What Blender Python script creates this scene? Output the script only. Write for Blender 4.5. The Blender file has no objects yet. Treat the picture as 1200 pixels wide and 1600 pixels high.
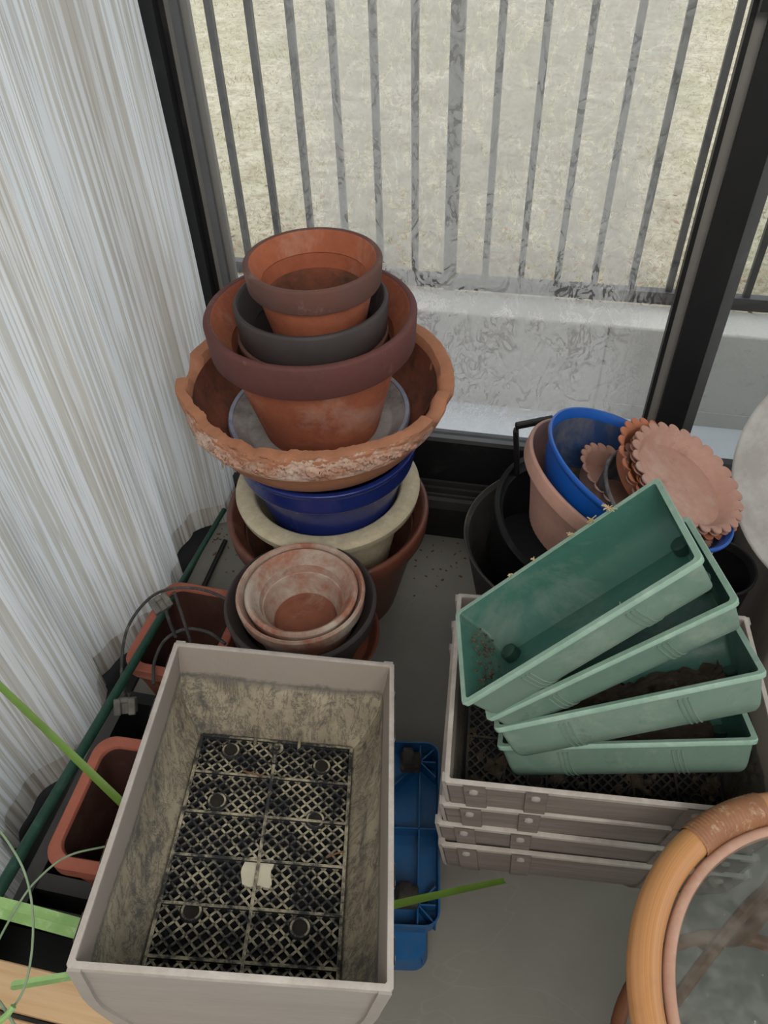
import bpy, bmesh, math, random
import numpy as np
from mathutils import Vector, Matrix
random.seed(7); rng = np.random.default_rng(7)
SC = bpy.context.scene; COL = SC.collection
PI = math.pi

# ------------------------------------------------------------------ camera
F_PX, CAM_H = 1200.0, 1.4
_d = np.array([48., 1200., 1200.]); _d /= np.linalg.norm(_d)
_x = np.array([7270., 909., -1200.]); _x -= _d * (_x @ _d); _x /= np.linalg.norm(_x)
_y = np.cross(_x, _d)
RW = np.stack([_x, _y, -_d])
CAM = np.array([0, 0, CAM_H])
cam = bpy.data.objects.new('camera', bpy.data.cameras.new('camera')); COL.objects.link(cam)
M = Matrix.Identity(4)
for i in range(3):
    M[i][0] = RW[i, 0]; M[i][1] = -RW[i, 1]; M[i][2] = -RW[i, 2]; M[i][3] = CAM[i]
cam.matrix_world = M
cam.data.sensor_fit = 'VERTICAL'; cam.data.sensor_height = 24; cam.data.lens = 24 * F_PX / 1600
cam.data.clip_start = 0.02; cam.data.clip_end = 200
SC.camera = cam

# ------------------------------------------------------------------ sky and light
world = bpy.data.worlds.new('overcast_sky'); SC.world = world; world.use_nodes = True
nt = world.node_tree; nt.nodes.clear()
bg = nt.nodes.new('ShaderNodeBackground'); wo = nt.nodes.new('ShaderNodeOutputWorld')
tc = nt.nodes.new('ShaderNodeTexCoord'); sx = nt.nodes.new('ShaderNodeSeparateXYZ'); cr = nt.nodes.new('ShaderNodeValToRGB')
nt.links.new(tc.outputs['Generated'], sx.inputs[0]); nt.links.new(sx.outputs[2], cr.inputs[0])
cr.color_ramp.elements[0].color = (0.78, 0.82, 0.86, 1); cr.color_ramp.elements[1].color = (0.93, 0.97, 1.0, 1)
nt.links.new(cr.outputs[0], bg.inputs[0]); bg.inputs[1].default_value = 1.25
nt.links.new(bg.outputs[0], wo.inputs[0])

def lamp(name, loc, target, size, energy, color):
    l = bpy.data.lights.new(name, 'AREA'); l.shape = 'RECTANGLE'; l.size, l.size_y = size; l.energy = energy; l.color = color
    o = bpy.data.objects.new(name, l); COL.objects.link(o); o.location = loc
    o.rotation_euler = (Vector(target) - Vector(loc)).to_track_quat('-Z', 'Y').to_euler()
    return o
lamp('interior_fill', (0.35, -0.5, 2.36), (0.1, 0.6, 0.2), (1.9, 1.5), 46, (1.0, 0.96, 0.90))  # added fill panel that brightens the interior, not a real fixture
SC.view_settings.view_transform = 'Standard'; SC.view_settings.look = 'None'
SC.view_settings.gamma = 1; SC.view_settings.use_curve_mapping = False
SC.view_settings.exposure = 0.5

# ------------------------------------------------------------------ helpers
def ray(px, py): return RW @ np.array([(px - 600) / F_PX, (py - 800) / F_PX, 1.0])
def at_z(px, py, z): r = ray(px, py); return Vector(CAM + r * ((z - CAM_H) / r[2]))
def at_y(px, py, y): r = ray(px, py); return Vector(CAM + r * (y / r[1]))
def at_x(px, py, x): r = ray(px, py); return Vector(CAM + r * (x / r[0]))
def depth(p): return float(RW.T[2] @ (np.array(p) - CAM))

def tag(o, label=None, cat=None, group=None, kind=None):
    if label: o['label'] = label
    if cat: o['category'] = cat
    if group: o['group'] = group
    if kind: o['kind'] = kind
    return o

def link(name, me, m=None, parent=None, mat=None, smooth=35):
    if m is not None: me.materials.append(m)
    if smooth is not None:
        me.polygons.foreach_set('use_smooth', [True] * len(me.polygons))
        me.set_sharp_from_angle(angle=math.radians(smooth))
    o = bpy.data.objects.new(name, me); COL.objects.link(o)
    if mat is not None: o.matrix_world = mat
    if parent: o.parent = parent
    return o

def mesh(name, V, Fc, m=None, parent=None, mat=None, smooth=35, fix=True):
    me = bpy.data.meshes.new(name); me.from_pydata([tuple(v) for v in V], [], Fc)
    if fix:
        b = bmesh.new(); b.from_mesh(me); bmesh.ops.remove_doubles(b, verts=b.verts, dist=1e-6)
        bmesh.ops.recalc_face_normals(b, faces=b.faces); b.to_mesh(me); b.free()
    me.update()
    return link(name, me, m, parent, mat, smooth)

def empty(name, loc=(0, 0, 0), rotz=0.0, mat=None):
    o = bpy.data.objects.new(name, None); COL.objects.link(o); o.empty_display_size = .05
    if mat is not None: o.matrix_world = mat
    else: o.location = loc; o.rotation_euler = (0, 0, rotz)
    return o

def children(o): return [c for c in bpy.data.objects if c.parent == o]
def copy_tree(o, parent=None, label=None, group=None):
    c = o.copy(); COL.objects.link(c); c.parent = parent
    if label: c['label'] = label
    if group: c['group'] = group
    for ch in children(o):
        if ch != c: copy_tree(ch, c)
    return c

class MB:
    def __init__(s): s.V = []; s.F = []
    def add(s, V, Fc):
        n = len(s.V); s.V += [tuple(v) for v in V]; s.F += [tuple(i + n for i in f) for f in Fc]; return s
    def box(s, x0, x1, y0, y1, z0, z1, m=None):
        V = [Vector((x, y, z)) for z in (z0, z1) for y in (y0, y1) for x in (x0, x1)]
        if m is not None: V = [m @ v for v in V]
        return s.add(V, [(0, 2, 3, 1), (4, 5, 7, 6), (0, 1, 5, 4), (2, 6, 7, 3), (0, 4, 6, 2), (1, 3, 7, 5)])
    def bar(s, a, b, w, h, up=(0, 0, 1)):
        a = Vector(a); b = Vector(b); d = (b - a).normalized(); sd = d.cross(Vector(up)).normalized(); u = sd.cross(d)
        V = [p + sd * i * w / 2 + u * j * h / 2 for p in (a, b) for i, j in ((-1, -1), (1, -1), (1, 1), (-1, 1))]
        return s.add(V, [(3, 2, 1, 0), (4, 5, 6, 7), (0, 1, 5, 4), (1, 2, 6, 5), (2, 3, 7, 6), (3, 0, 4, 7)])
    def tube(s, pts, r, n=8, closed=False):
        pts = [Vector(p) for p in pts]; k = len(pts); rs = r if hasattr(r, '__len__') else [r] * k
        V = []; prev = None
        for i, p in enumerate(pts):
            if closed: t = pts[(i + 1) % k] - pts[i - 1]
            else: t = pts[min(i + 1, k - 1)] - pts[max(i - 1, 0)]
            t.normalize()
            if prev is None: u = t.orthogonal().normalized()
            else: u = (prev - t * prev.dot(t)).normalized()
            prev = u; w = t.cross(u)
            for j in range(n):
                a = 2 * PI * j / n; V.append(p + (u * math.cos(a) + w * math.sin(a)) * rs[i])
        Fc = []
        for i in range(k if closed else k - 1):
            i2 = (i + 1) % k
            for j in range(n): Fc.append((i * n + j, i * n + (j + 1) % n, i2 * n + (j + 1) % n, i2 * n + j))
        if not closed: Fc += [tuple(range(n))[::-1], tuple((k - 1) * n + j for j in range(n))]
        return s.add(V, Fc)
    def build(s, name, m, parent=None, mat=None, smooth=35, fix=True): return mesh(name, s.V, s.F, m, parent, mat, smooth, fix)

def spline(pts, n=8):
    pts = [Vector(p) for p in pts]; out = []
    P = [pts[0] * 2 - pts[1]] + pts + [pts[-1] * 2 - pts[-2]]
    for i in range(1, len(P) - 2):
        for k in range(n):
            t = k / n; a, b, c, d = P[i - 1], P[i], P[i + 1], P[i + 2]
            out.append(.5 * ((2 * b) + (c - a) * t + (2 * a - 5 * b + 4 * c - d) * t * t + (3 * b - a - 3 * c + d) * t ** 3))
    out.append(pts[-1]); return out

def fillet(prof, rad, n=3):
    """round the corners of an (r,z) polyline; rad: one number or one per point"""
    out = [prof[0]]
    for i in range(1, len(prof) - 1):
        r = rad[i] if hasattr(rad, '__len__') else rad
        p = Vector(prof[i]); a = Vector(prof[i - 1]) - p; b = Vector(prof[i + 1]) - p
        r = min(r, a.length * .45, b.length * .45)
        if r < 1e-5: out.append(tuple(p)); continue
        a = p + a.normalized() * r; b = p + b.normalized() * r
        for k in range(n + 1):
            t = k / n; out.append(tuple(a * (1 - t) ** 2 + p * 2 * t * (1 - t) + b * t * t))
    out.append(prof[-1]); return out

def lathe(name, prof, m, parent=None, mat=None, n=96, mod=None, closed=False, smooth=35):
    V = []; Fc = []; k = len(prof)
    for i, (r, z) in enumerate(prof):
        for j in range(n):
            a = 2 * PI * j / n; rr, zz = (r, z) if mod is None else mod(a, r, z)
            V.append((rr * math.cos(a), rr * math.sin(a), zz))
    for i in range(k if closed else k - 1):
        i2 = (i + 1) % k
        for j in range(n): Fc.append((i * n + j, i * n + (j + 1) % n, i2 * n + (j + 1) % n, i2 * n + j))
    return mesh(name, V, Fc, m, parent, mat, smooth)

def ring_rr(a, b, r, z, nc=5):
    """rounded rectangle ring, half sizes a,b"""
    r = max(min(r, a * .98, b * .98), 1e-4); out = []
    for cx, cy, a0 in ((a - r, b - r, 0), (-(a - r), b - r, PI / 2), (-(a - r), -(b - r), PI), (a - r, -(b - r), 1.5 * PI)):
        for k in range(nc + 1):
            t = a0 + k / nc * PI / 2; out.append((cx + r * math.cos(t), cy + r * math.sin(t), z))
    return out

def shell(name, outer, inner, m, parent=None, mat=None, nc=5, smooth=35, cap=True, open_top=False):
    """open tub: outer layers from the base up, inner layers from the rim down"""
    L = outer + inner; V = []; n = 4 * (nc + 1)
    for (a, b, r, z) in L: V += ring_rr(a, b, r, z, nc)
    Fc = []
    for i in range(len(L) - 1):
        for j in range(n): Fc.append((i * n + j, i * n + (j + 1) % n, (i + 1) * n + (j + 1) % n, (i + 1) * n + j))
    if cap and not open_top: Fc.append(tuple(range(n))[::-1])
    if cap: Fc.append(tuple((len(L) - 1) * n + j for j in range(n)))
    return mesh(name, V, Fc, m, parent, mat, smooth)

def pose(c, n, xdir=(1, 0, 0)):
    """matrix at c whose z axis is n"""
    z = Vector(n).normalized(); x = Vector(xdir); x = (x - z * x.dot(z)).normalized(); y = z.cross(x)
    m = Matrix.Identity(4)
    for i in range(3): m[i][0] = x[i]; m[i][1] = y[i]; m[i][2] = z[i]; m[i][3] = c[i]
    return m

# ------------------------------------------------------------------ materials
class N:
    def __init__(s, name):
        s.m = bpy.data.materials.new(name); s.m.use_nodes = True; s.t = s.m.node_tree; s.t.nodes.clear()
        s.out = s.t.nodes.new('ShaderNodeOutputMaterial')
    def n(s, typ, **kw):
        nd = s.t.nodes.new('ShaderNode' + typ)
        for k, v in kw.items(): setattr(nd, k, v)
        return nd
    def l(s, a, b): s.t.links.new(a, b)
    def coords(s, scale=(1, 1, 1), rand=True, kind='Object'):
        tc = s.n('TexCoord'); mp = s.n('Mapping'); mp.inputs['Scale'].default_value = scale
        s.l(tc.outputs[kind], mp.inputs[0])
        if rand:
            oi = s.n('ObjectInfo'); mu = s.n('Math', operation='MULTIPLY'); mu.inputs[1].default_value = 7.3
            s.l(oi.outputs['Random'], mu.inputs[0]); s.l(mu.outputs[0], mp.inputs['Location'])
        return mp.outputs[0]
    def noise(s, co, scale, detail=5, rough=.6, dist=0):
        nd = s.n('TexNoise'); s.l(co, nd.inputs['Vector']); nd.inputs['Scale'].default_value = scale
        nd.inputs['Detail'].default_value = detail; nd.inputs['Roughness'].default_value = rough; nd.inputs['Distortion'].default_value = dist
        return nd.outputs['Fac']
    def ramp(s, fac, stops):
        nd = s.n('ValToRGB'); s.l(fac, nd.inputs[0]); e = nd.color_ramp.elements
        while len(e) < len(stops): e.new(.5)
        for i, (p, c) in enumerate(stops):
            e[i].position = p; e[i].color = (c if hasattr(c, '__len__') else (c, c, c)) + ((1,) if not hasattr(c, '__len__') or len(c) == 3 else ())
        return nd.outputs[0]
    def mix(s, fac, a, b, mode='MIX'):
        nd = s.n('Mix', data_type='RGBA', blend_type=mode)
        for sock, v in ((nd.inputs[0], fac), (nd.inputs[6], a), (nd.inputs[7], b)):
            if hasattr(v, 'is_output') or isinstance(v, bpy.types.NodeSocket): s.l(v, sock)
            elif hasattr(v, '__len__'): sock.default_value = tuple(v) + (1,)
            else: sock.default_value = v
        return nd.outputs[2]
    def math(s, op, a, b=0.0):
        nd = s.n('Math', operation=op)
        for sock, v in ((nd.inputs[0], a), (nd.inputs[1], b)):
            if isinstance(v, bpy.types.NodeSocket): s.l(v, sock)
            else: sock.default_value = v
        return nd.outputs[0]
    def bsdf(s, col, rough=.7, bump=None, bstr=.3, bdist=.002, spec=.4, metal=0, trans=0, alpha=None):
        b = s.n('BsdfPrincipled')
        if isinstance(col, bpy.types.NodeSocket): s.l(col, b.inputs['Base Color'])
        else: b.inputs['Base Color'].default_value = tuple(col) + (1,)
        if isinstance(rough, bpy.types.NodeSocket): s.l(rough, b.inputs['Roughness'])
        else: b.inputs['Roughness'].default_value = rough
        b.inputs['Specular IOR Level'].default_value = spec; b.inputs['Metallic'].default_value = metal
        b.inputs['Transmission Weight'].default_value = trans
        if bump is not None:
            bp = s.n('Bump'); bp.inputs['Strength'].default_value = bstr; bp.inputs['Distance'].default_value = bdist
            s.l(bump, bp.inputs['Height']); s.l(bp.outputs[0], b.inputs['Normal'])
        s.l(b.outputs[0], s.out.inputs[0]); s.b = b
        return b

def weathered(name, c1, c2, scale=8, rough=.75, bump=.3, dust=None, dust_amt=.5, dust_scale=5, spec=.3, stretch=(1, 1, 1), dark=None, dark_amt=.5, fine=60):
    k = N(name); co = k.coords(stretch)
    col = k.mix(k.ramp(k.noise(co, scale, 6), [(.32, 0.), (.68, 1.)]), c1, c2)
    fn = k.noise(co, fine, 4, .7)
    col = k.mix(k.math('MULTIPLY', k.ramp(fn, [(.35, 0.), (.75, 1.)]), .25), col, tuple(min(1, x * 1.5) for x in c1))
    if dust:
        f = k.ramp(k.noise(co, dust_scale, 8, .72, .4), [(.62 - .3 * dust_amt, 0.), (.85 - .3 * dust_amt, 1.)])
        col = k.mix(k.math('MULTIPLY', f, .85), col, dust)
    if dark:
        c2_ = k.coords(tuple(x * 1.7 for x in stretch))
        f = k.ramp(k.noise(c2_, dust_scale * 1.6, 8, .72), [(.66 - .3 * dark_amt, 0.), (.84 - .3 * dark_amt, 1.)])
        col = k.mix(k.math('MULTIPLY', f, .8), col, dark)
    k.bsdf(col, rough, fn, bump, .002, spec)
    return k.m

TERRA = (.40, .125, .06); TERRA_D = (.24, .07, .04)
m_terra = weathered('terracotta', TERRA, TERRA_D, 7, .85, .3, (.46, .30, .24), .28, 6)
m_terra_band = weathered('maroon_band', (.125, .043, .038), (.095, .04, .036), 7, .7, .2, (.36, .25, .22), .12, 10)
m_terra_rim = weathered('brown_band', (.10, .056, .046), (.135, .06, .046), 9, .8, .3, (.36, .26, .22), .2, 8)
m_terra_soil = weathered('soil_stained_terracotta', (.22, .07, .04), (.09, .04, .025), 14, .95, .8, (.05, .04, .028), .45, 9, dark=(.03, .025, .015), dark_amt=.35)
m_potfloor = weathered('dark_terracotta', (.26, .10, .06), (.18, .07, .045), 12, .9, .4, (.35, .25, .19), .3, 12)  # deeper tone than the pot walls, for the innermost pot floor
m_lichen = weathered('lichen_terracotta', (.34, .14, .09), (.26, .12, .085), 9, .95, .6, (.50, .45, .38), .80, 9, dark=(.06, .05, .04), dark_amt=.28)
m_charcoal = weathered('charcoal_pot', (.042, .036, .036), (.06, .048, .046), 8, .6, .15, (.16, .13, .12), .1, 12)
m_blackpl = weathered('black_plastic', (.010, .010, .011), (.018, .017, .017), 8, .45, .12, (.09, .08, .07), .15, 7)
m_greypl = weathered('grey_black_plastic', (.045, .045, .043), (.065, .062, .058), 6, .6, .15, (.16, .14, .11), .3, 5)
m_brownglaze = weathered('brown_glaze', (.15, .047, .028), (.10, .035, .024), 6, .42, .15, (.3, .2, .15), .12, 9, spec=.5)
m_cream = weathered('cream_stoneware', (.50, .44, .31), (.40, .35, .25), 40, .85, .35, (.62, .58, .45), .3, 60, dark=(.22, .17, .11), dark_amt=.12)
m_blue = weathered('cobalt_glaze', (.010, .020, .125), (.016, .030, .17), 8, .22, .06, (.28, .28, .27), .1, 7, spec=.6)
m_saucer = weathered('grey_saucer', (.33, .31, .30), (.24, .22, .22), 10, .7, .3, (.10, .085, .07), .45, 9, dark=(.06, .05, .04), dark_amt=.3)
m_saucer_edge = weathered('blue_saucer_edge', (.16, .19, .30), (.30, .30, .34), 12, .5, .2, (.45, .44, .42), .4, 14)
m_slate = weathered('slate_pot', (.05, .06, .075), (.08, .085, .095), 8, .7, .2, (.36, .34, .31), .5, 10)
m_bluepl = weathered('blue_plastic', (.004, .075, .36), (.006, .095, .42), 5, .38, .08, (.2, .22, .25), .05, 8, spec=.5)
m_bluein = weathered('dusty_blue_plastic', (.012, .045, .16), (.035, .06, .12), 6, .6, .2, (.22, .19, .15), .4, 5)
m_pinkpl = weathered('faded_terracotta_plastic', (.43, .25, .20), (.37, .205, .16), 6, .65, .15, (.50, .40, .33), .35, 7, dark=(.15, .10, .08), dark_amt=.12)
m_orangepl = weathered('orange_terracotta_plastic', (.45, .17, .09), (.40, .15, .085), 6, .6, .12, (.45, .33, .26), .2, 7)
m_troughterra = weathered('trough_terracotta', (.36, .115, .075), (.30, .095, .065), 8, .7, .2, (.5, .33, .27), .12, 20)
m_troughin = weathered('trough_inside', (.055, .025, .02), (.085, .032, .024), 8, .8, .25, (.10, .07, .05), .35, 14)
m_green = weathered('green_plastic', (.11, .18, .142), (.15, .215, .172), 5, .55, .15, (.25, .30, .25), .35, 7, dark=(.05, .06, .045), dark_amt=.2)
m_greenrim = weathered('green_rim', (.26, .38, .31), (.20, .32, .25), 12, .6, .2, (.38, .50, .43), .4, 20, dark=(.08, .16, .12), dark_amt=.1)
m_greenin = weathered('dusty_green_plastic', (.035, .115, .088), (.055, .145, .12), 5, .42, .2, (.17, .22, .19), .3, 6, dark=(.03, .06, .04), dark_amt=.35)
m_greendark = weathered('shadow_green_plastic', (.012, .04, .03), (.02, .06, .045), 10, .6, .1)
m_soil = weathered('potting_soil', (.030, .022, .015), (.065, .048, .034), 60, 1, 1.0, (.14, .11, .08), .15, 90)
m_dirt = weathered('loose_dirt', (.05, .04, .028), (.11, .085, .06), 80, 1, 1.0, (.22, .18, .13), .2, 110)
m_straw = weathered('straw', (.55, .42, .24), (.40, .30, .15), 30, .9, .1)
m_wiregrey = weathered('dusty_wire', (.035, .035, .036), (.07, .068, .066), 50, .8, .3, (.2, .19, .175), .3, 60)
m_stake = weathered('dark_green_stake', (.012, .05, .034), (.02, .07, .048), 30, .5, .3, (.07, .13, .10), .2, 40)
m_clip = weathered('dusty_clip', (.09, .09, .082), (.15, .145, .13), 40, .85, .5, (.24, .225, .19), .4, 50)
m_leaf = weathered('leaf_green', (.085, .155, .022), (.11, .20, .03), 20, .5, .1)
m_leaf2 = weathered('pale_leaf', (.20, .35, .12), (.27, .43, .17), 30, .5, .15, (.5, .6, .4), .2, 60)
m_stem = weathered('grey_green_stem', (.17, .24, .15), (.24, .31, .20), 40, .6, .1)
m_twig = weathered('dry_twig', (.13, .06, .03), (.2, .1, .05), 50, .9, .3)
m_white = weathered('lime_deposit', (.60, .56, .44), (.45, .42, .32), 60, .95, .4)
m_frame = weathered('black_aluminium', (.012, .012, .013), (.018, .018, .019), 5, .42, .05, (.06, .058, .055), .15, 7)
m_frameg = weathered('grey_aluminium_seal', (.085, .088, .09), (.11, .112, .115), 5, .5, .05, (.18, .18, .17), .15, 7)
m_sealight = weathered('light_aluminium_strip', (.17, .165, .155), (.21, .205, .19), 4, .35, .05, (.26, .25, .23), .2, 7, spec=.6)
m_track = weathered('aluminium_track', (.035, .035, .036), (.055, .053, .05), 5, .4, .05, (.11, .10, .09), .2, 12)
m_rail = weathered('bronze_rail', (.045, .042, .042), (.062, .058, .056), 6, .5, .1)
m_whitewall = weathered('painted_wall', (.55, .53, .49), (.50, .48, .45), 3, .9, .1)
m_caster = weathered('caster_black', (.02, .018, .016), (.05, .045, .04), 40, .85, .6, (.12, .10, .08), .3, 40)
m_dollyblue = weathered('dolly_blue', (.008, .075, .20), (.010, .095, .26), 6, .4, .1, (.06, .10, .16), .35, 7, spec=.4)
m_taupe = weathered('taupe_panel', (.20, .175, .15), (.25, .22, .19), 4, .8, .1, (.30, .27, .24), .2, 5, stretch=(6, 6, .6))

# faux wood box: grain runs along x, rim paler
def boxwood(name, c1, c2):
    k = N(name); co = k.coords((3, 40, 40)); co2 = k.coords((1, 1, 1))
    g = k.noise(co, 2.2, 6, .6, .3)
    col = k.mix(k.ramp(g, [(.3, 0.), (.7, 1.)]), c1, c2)
    col = k.mix(k.math('MULTIPLY', k.ramp(k.noise(co2, 9, 6, .7), [(.5, 0.), (.75, 1.)]), .5), col, tuple(min(1, x * 1.45) for x in c1))
    col = k.mix(k.math('MULTIPLY', k.ramp(k.noise(co, 4.5, 8, .75), [(.68, 0.), (.72, 1.)]), .45), col, tuple(min(1, x * 1.9) for x in c1))
    k.bsdf(col, .8, g, .7, .003, .25); return k.m
m_box = boxwood('grey_faux_wood', (.165, .138, .122), (.235, .20, .18))
m_boxend = weathered('grey_taupe_plastic', (.30, .275, .255), (.34, .315, .29), 4, .75, .12, (.36, .33, .30), .3, 6, stretch=(.6, .6, 6))
m_boxrim = weathered('worn_taupe_rim', (.42, .38, .345), (.34, .30, .27), 14, .8, .3, (.52, .49, .45), .4, 25, dark=(.18, .15, .13), dark_amt=.1)

def boxinside(name, dirty):
    """taupe above the old soil line, stained below it (object z is 0 at the rim)"""
    k = N(name); tcn = k.n('TexCoord'); sp = k.n('SeparateXYZ'); k.l(tcn.outputs['Object'], sp.inputs[0])
    co = k.coords((1, 1, 1)); cos = k.coords((2.4, 2.4, .8))
    wob = k.math('MULTIPLY', k.noise(co, 14, 5), .03)
    zz = k.math('ADD', sp.outputs[2], wob)
    clean = k.mix(k.noise(co, 6, 4), (.33, .28, .24), (.27, .23, .195))
    y = k.mix(k.ramp(k.noise(co, 9, 6, .7), [(.35, 0.), (.65, 1.)]), (.47, .41, .30), (.26, .22, .16))
    # scratchy blue-black root marks
    ln = k.noise(cos, 11, 9, .78, 1.4)
    crk = k.math('ABSOLUTE', k.math('SUBTRACT', ln, .5))
    y = k.mix(k.math('MULTIPLY', k.ramp(crk, [(.0, 1.), (.028, 0.)]), .8), y, (.045, .045, .05))
    y = k.mix(k.math('MULTIPLY', k.ramp(k.noise(co, 17, 9, .8, .6), [(.51, 0.), (.60, 1.)]), .85), y, (.10, .095, .095) if not dirty else (.03, .026, .02))
    y = k.mix(k.math('MULTIPLY', k.ramp(k.noise(co, 55, 4, .7), [(.55, 0.), (.7, 1.)]), .5), y, (.46, .41, .29))
    if dirty: y = k.mix(.68, y, (.035, .03, .024))
    f = k.ramp(k.math('MULTIPLY', zz, -10), [(.30, 0.), (.36, 1.)])
    line = k.ramp(k.math('MULTIPLY', zz, -10), [(.30, 0.), (.37, .85), (.50, 0.)])
    col = k.mix(f, clean, y); col = k.mix(line, col, (.13, .12, .115))
    k.bsdf(col, .85, k.noise(co, 60, 4, .7), .5, .002, .25); return k.m
m_boxin = boxinside('stained_taupe_inside', False); m_boxin_d = boxinside('soiled_taupe_inside', True)

def gridmat(name, dirty):
    k = N(name); co = k.coords((1, 1, 1), rand=False); g = k.n('NewGeometry'); sp = k.n('SeparateXYZ'); k.l(g.outputs['Normal'], sp.inputs[0])
    tcn = k.n('TexCoord'); so = k.n('SeparateXYZ'); k.l(tcn.outputs['Normal'], so.inputs[0])
    n1 = k.noise(co, 34, 6, .75)
    base = k.mix(k.ramp(n1, [(.44, 0.), (.60, 1.)]), (.035, .036, .038), (.40, .36, .26) if not dirty else (.07, .058, .043))
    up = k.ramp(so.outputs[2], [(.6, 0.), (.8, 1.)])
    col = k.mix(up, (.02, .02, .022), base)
    k.bsdf(col, .8, n1, .3, .001, .25); return k.m
m_grid = gridmat('crusted_grid', False); m_grid_d = gridmat('soiled_grid', True)
m_well = weathered('dark_well', (.028, .029, .032), (.05, .05, .053), 12, .9, .2)
m_hole = weathered('drain_hole_shade', (.012, .011, .009), (.03, .026, .02), 30, 1, .3)

# concrete floor
k = N('concrete_floor'); co = k.coords((1, 1, 1), rand=False)
c = k.mix(k.ramp(k.noise(co, 2.2, 7, .65), [(.3, 0.), (.7, 1.)]), (.175, .168, .145), (.235, .225, .198))
c = k.mix(k.math('MULTIPLY', k.ramp(k.noise(co, 9, 8, .75), [(.58, 0.), (.75, 1.)]), .35), c, (.14, .13, .11))
c = k.mix(k.math('MULTIPLY', k.ramp(k.noise(co, 70, 4, .8), [(.70, 0.), (.76, 1.)]), .5), c, (.10, .075, .05))
ln = k.math('ABSOLUTE', k.math('SUBTRACT', k.noise(co, 2.6, 3, .5, 1.0), .5))
c = k.mix(k.math('MULTIPLY', k.ramp(ln, [(0., 1.), (.004, 0.)]), .10), c, (.4, .38, .34))
k.bsdf(c, .62, k.noise(co, 120, 3, .6), .12, .001, .35); m_floor = k.m
m_conc = weathered('outdoor_concrete', (.60, .575, .535), (.68, .655, .61), 4, .95, .5, (.54, .52, .49), .3, 9, dark=(.32, .31, .29), dark_amt=.25, fine=140)
m_snow = weathered('pale_balcony_floor', (.82, .86, .90), (.76, .80, .85), 8, .9, .4, (.78, .81, .85), .4, 40)
k = N('dry_lawn'); co = k.coords((1, 1, 1), rand=False)
c = k.mix(k.ramp(k.noise(co, 9, 8, .75), [(.35, 0.), (.65, 1.)]), (.40, .35, .24), (.64, .59, .46))
c = k.mix(k.math('MULTIPLY', k.ramp(k.noise(co, 1.4, 5, .6), [(.5, 0.), (.68, 1.)]), .45), c, (.36, .36, .20))
c = k.mix(k.math('MULTIPLY', k.ramp(k.noise(co, 40, 5, .7), [(.5, 0.), (.62, 1.)]), .5), c, (.20, .17, .10))
k.bsdf(c, .95, k.noise(co, 50, 4, .7), .8, .01, .1); m_lawn = k.m
m_blade = weathered('dry_grass_blade', (.72, .67, .52), (.48, .43, .28), 3, .9, 0, fine=10)
m_leaflit = weathered('leaf_litter', (.30, .17, .12), (.42, .30, .22), 18, .95, .8, (.52, .47, .38), .35, 14)

# curtain cloth
k = N('striped_sheer_curtain'); uv = k.n('UVMap'); mp = k.n('Mapping'); mp.inputs['Scale'].default_value = (1, .012, 1); k.l(uv.outputs[0], mp.inputs[0])
s1 = k.noise(mp.outputs[0], 95, 3, .55); s2 = k.noise(mp.outputs[0], 260, 2, .5); s3 = k.noise(mp.outputs[0], 30, 1, .5)
mpw = k.n('Mapping'); mpw.inputs['Scale'].default_value = (900, 900, 1); k.l(uv.outputs[0], mpw.inputs[0])
weave = k.noise(mpw.outputs[0], 1, 2, .5)
col = k.mix(k.ramp(s1, [(.46, 0.), (.51, 1.)]), (.70, .67, .62), (.93, .94, .95))
col = k.mix(k.math('MULTIPLY', k.ramp(s2, [(.55, 0.), (.60, 1.)]), .55), col, (.52, .49, .45))
col = k.mix(k.math('MULTIPLY', k.ramp(s2, [(.36, 1.), (.40, 0.)]), .8), col, (.97, .98, 1.0))
col = k.mix(k.math('MULTIPLY', weave, .22), col, (.5, .48, .45))
df = k.n('BsdfDiffuse'); tr = k.n('BsdfTranslucent'); k.l(col, df.inputs[0]); k.l(col, tr.inputs[0])
ms = k.n('MixShader'); ms.inputs[0].default_value = .5; k.l(df.outputs[0], ms.inputs[1]); k.l(tr.outputs[0], ms.inputs[2]); k.l(ms.outputs[0], k.out.inputs[0])
m_curtain = k.m
k = N('curtain_hem_band'); uv = k.n('UVMap'); mp = k.n('Mapping'); mp.inputs['Scale'].default_value = (1, .012, 1); k.l(uv.outputs[0], mp.inputs[0])
s1 = k.noise(mp.outputs[0], 95, 3, .55)
col = k.mix(k.ramp(s1, [(.42, 0.), (.54, 1.)]), (.42, .37, .31), (.74, .73, .70))
df = k.n('BsdfDiffuse'); tr = k.n('BsdfTranslucent'); k.l(col, df.inputs[0]); k.l(col, tr.inputs[0])
ms = k.n('MixShader'); ms.inputs[0].default_value = .3; k.l(df.outputs[0], ms.inputs[1]); k.l(tr.outputs[0], ms.inputs[2]); k.l(ms.outputs[0], k.out.inputs[0])
m_hem = k.m

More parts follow.
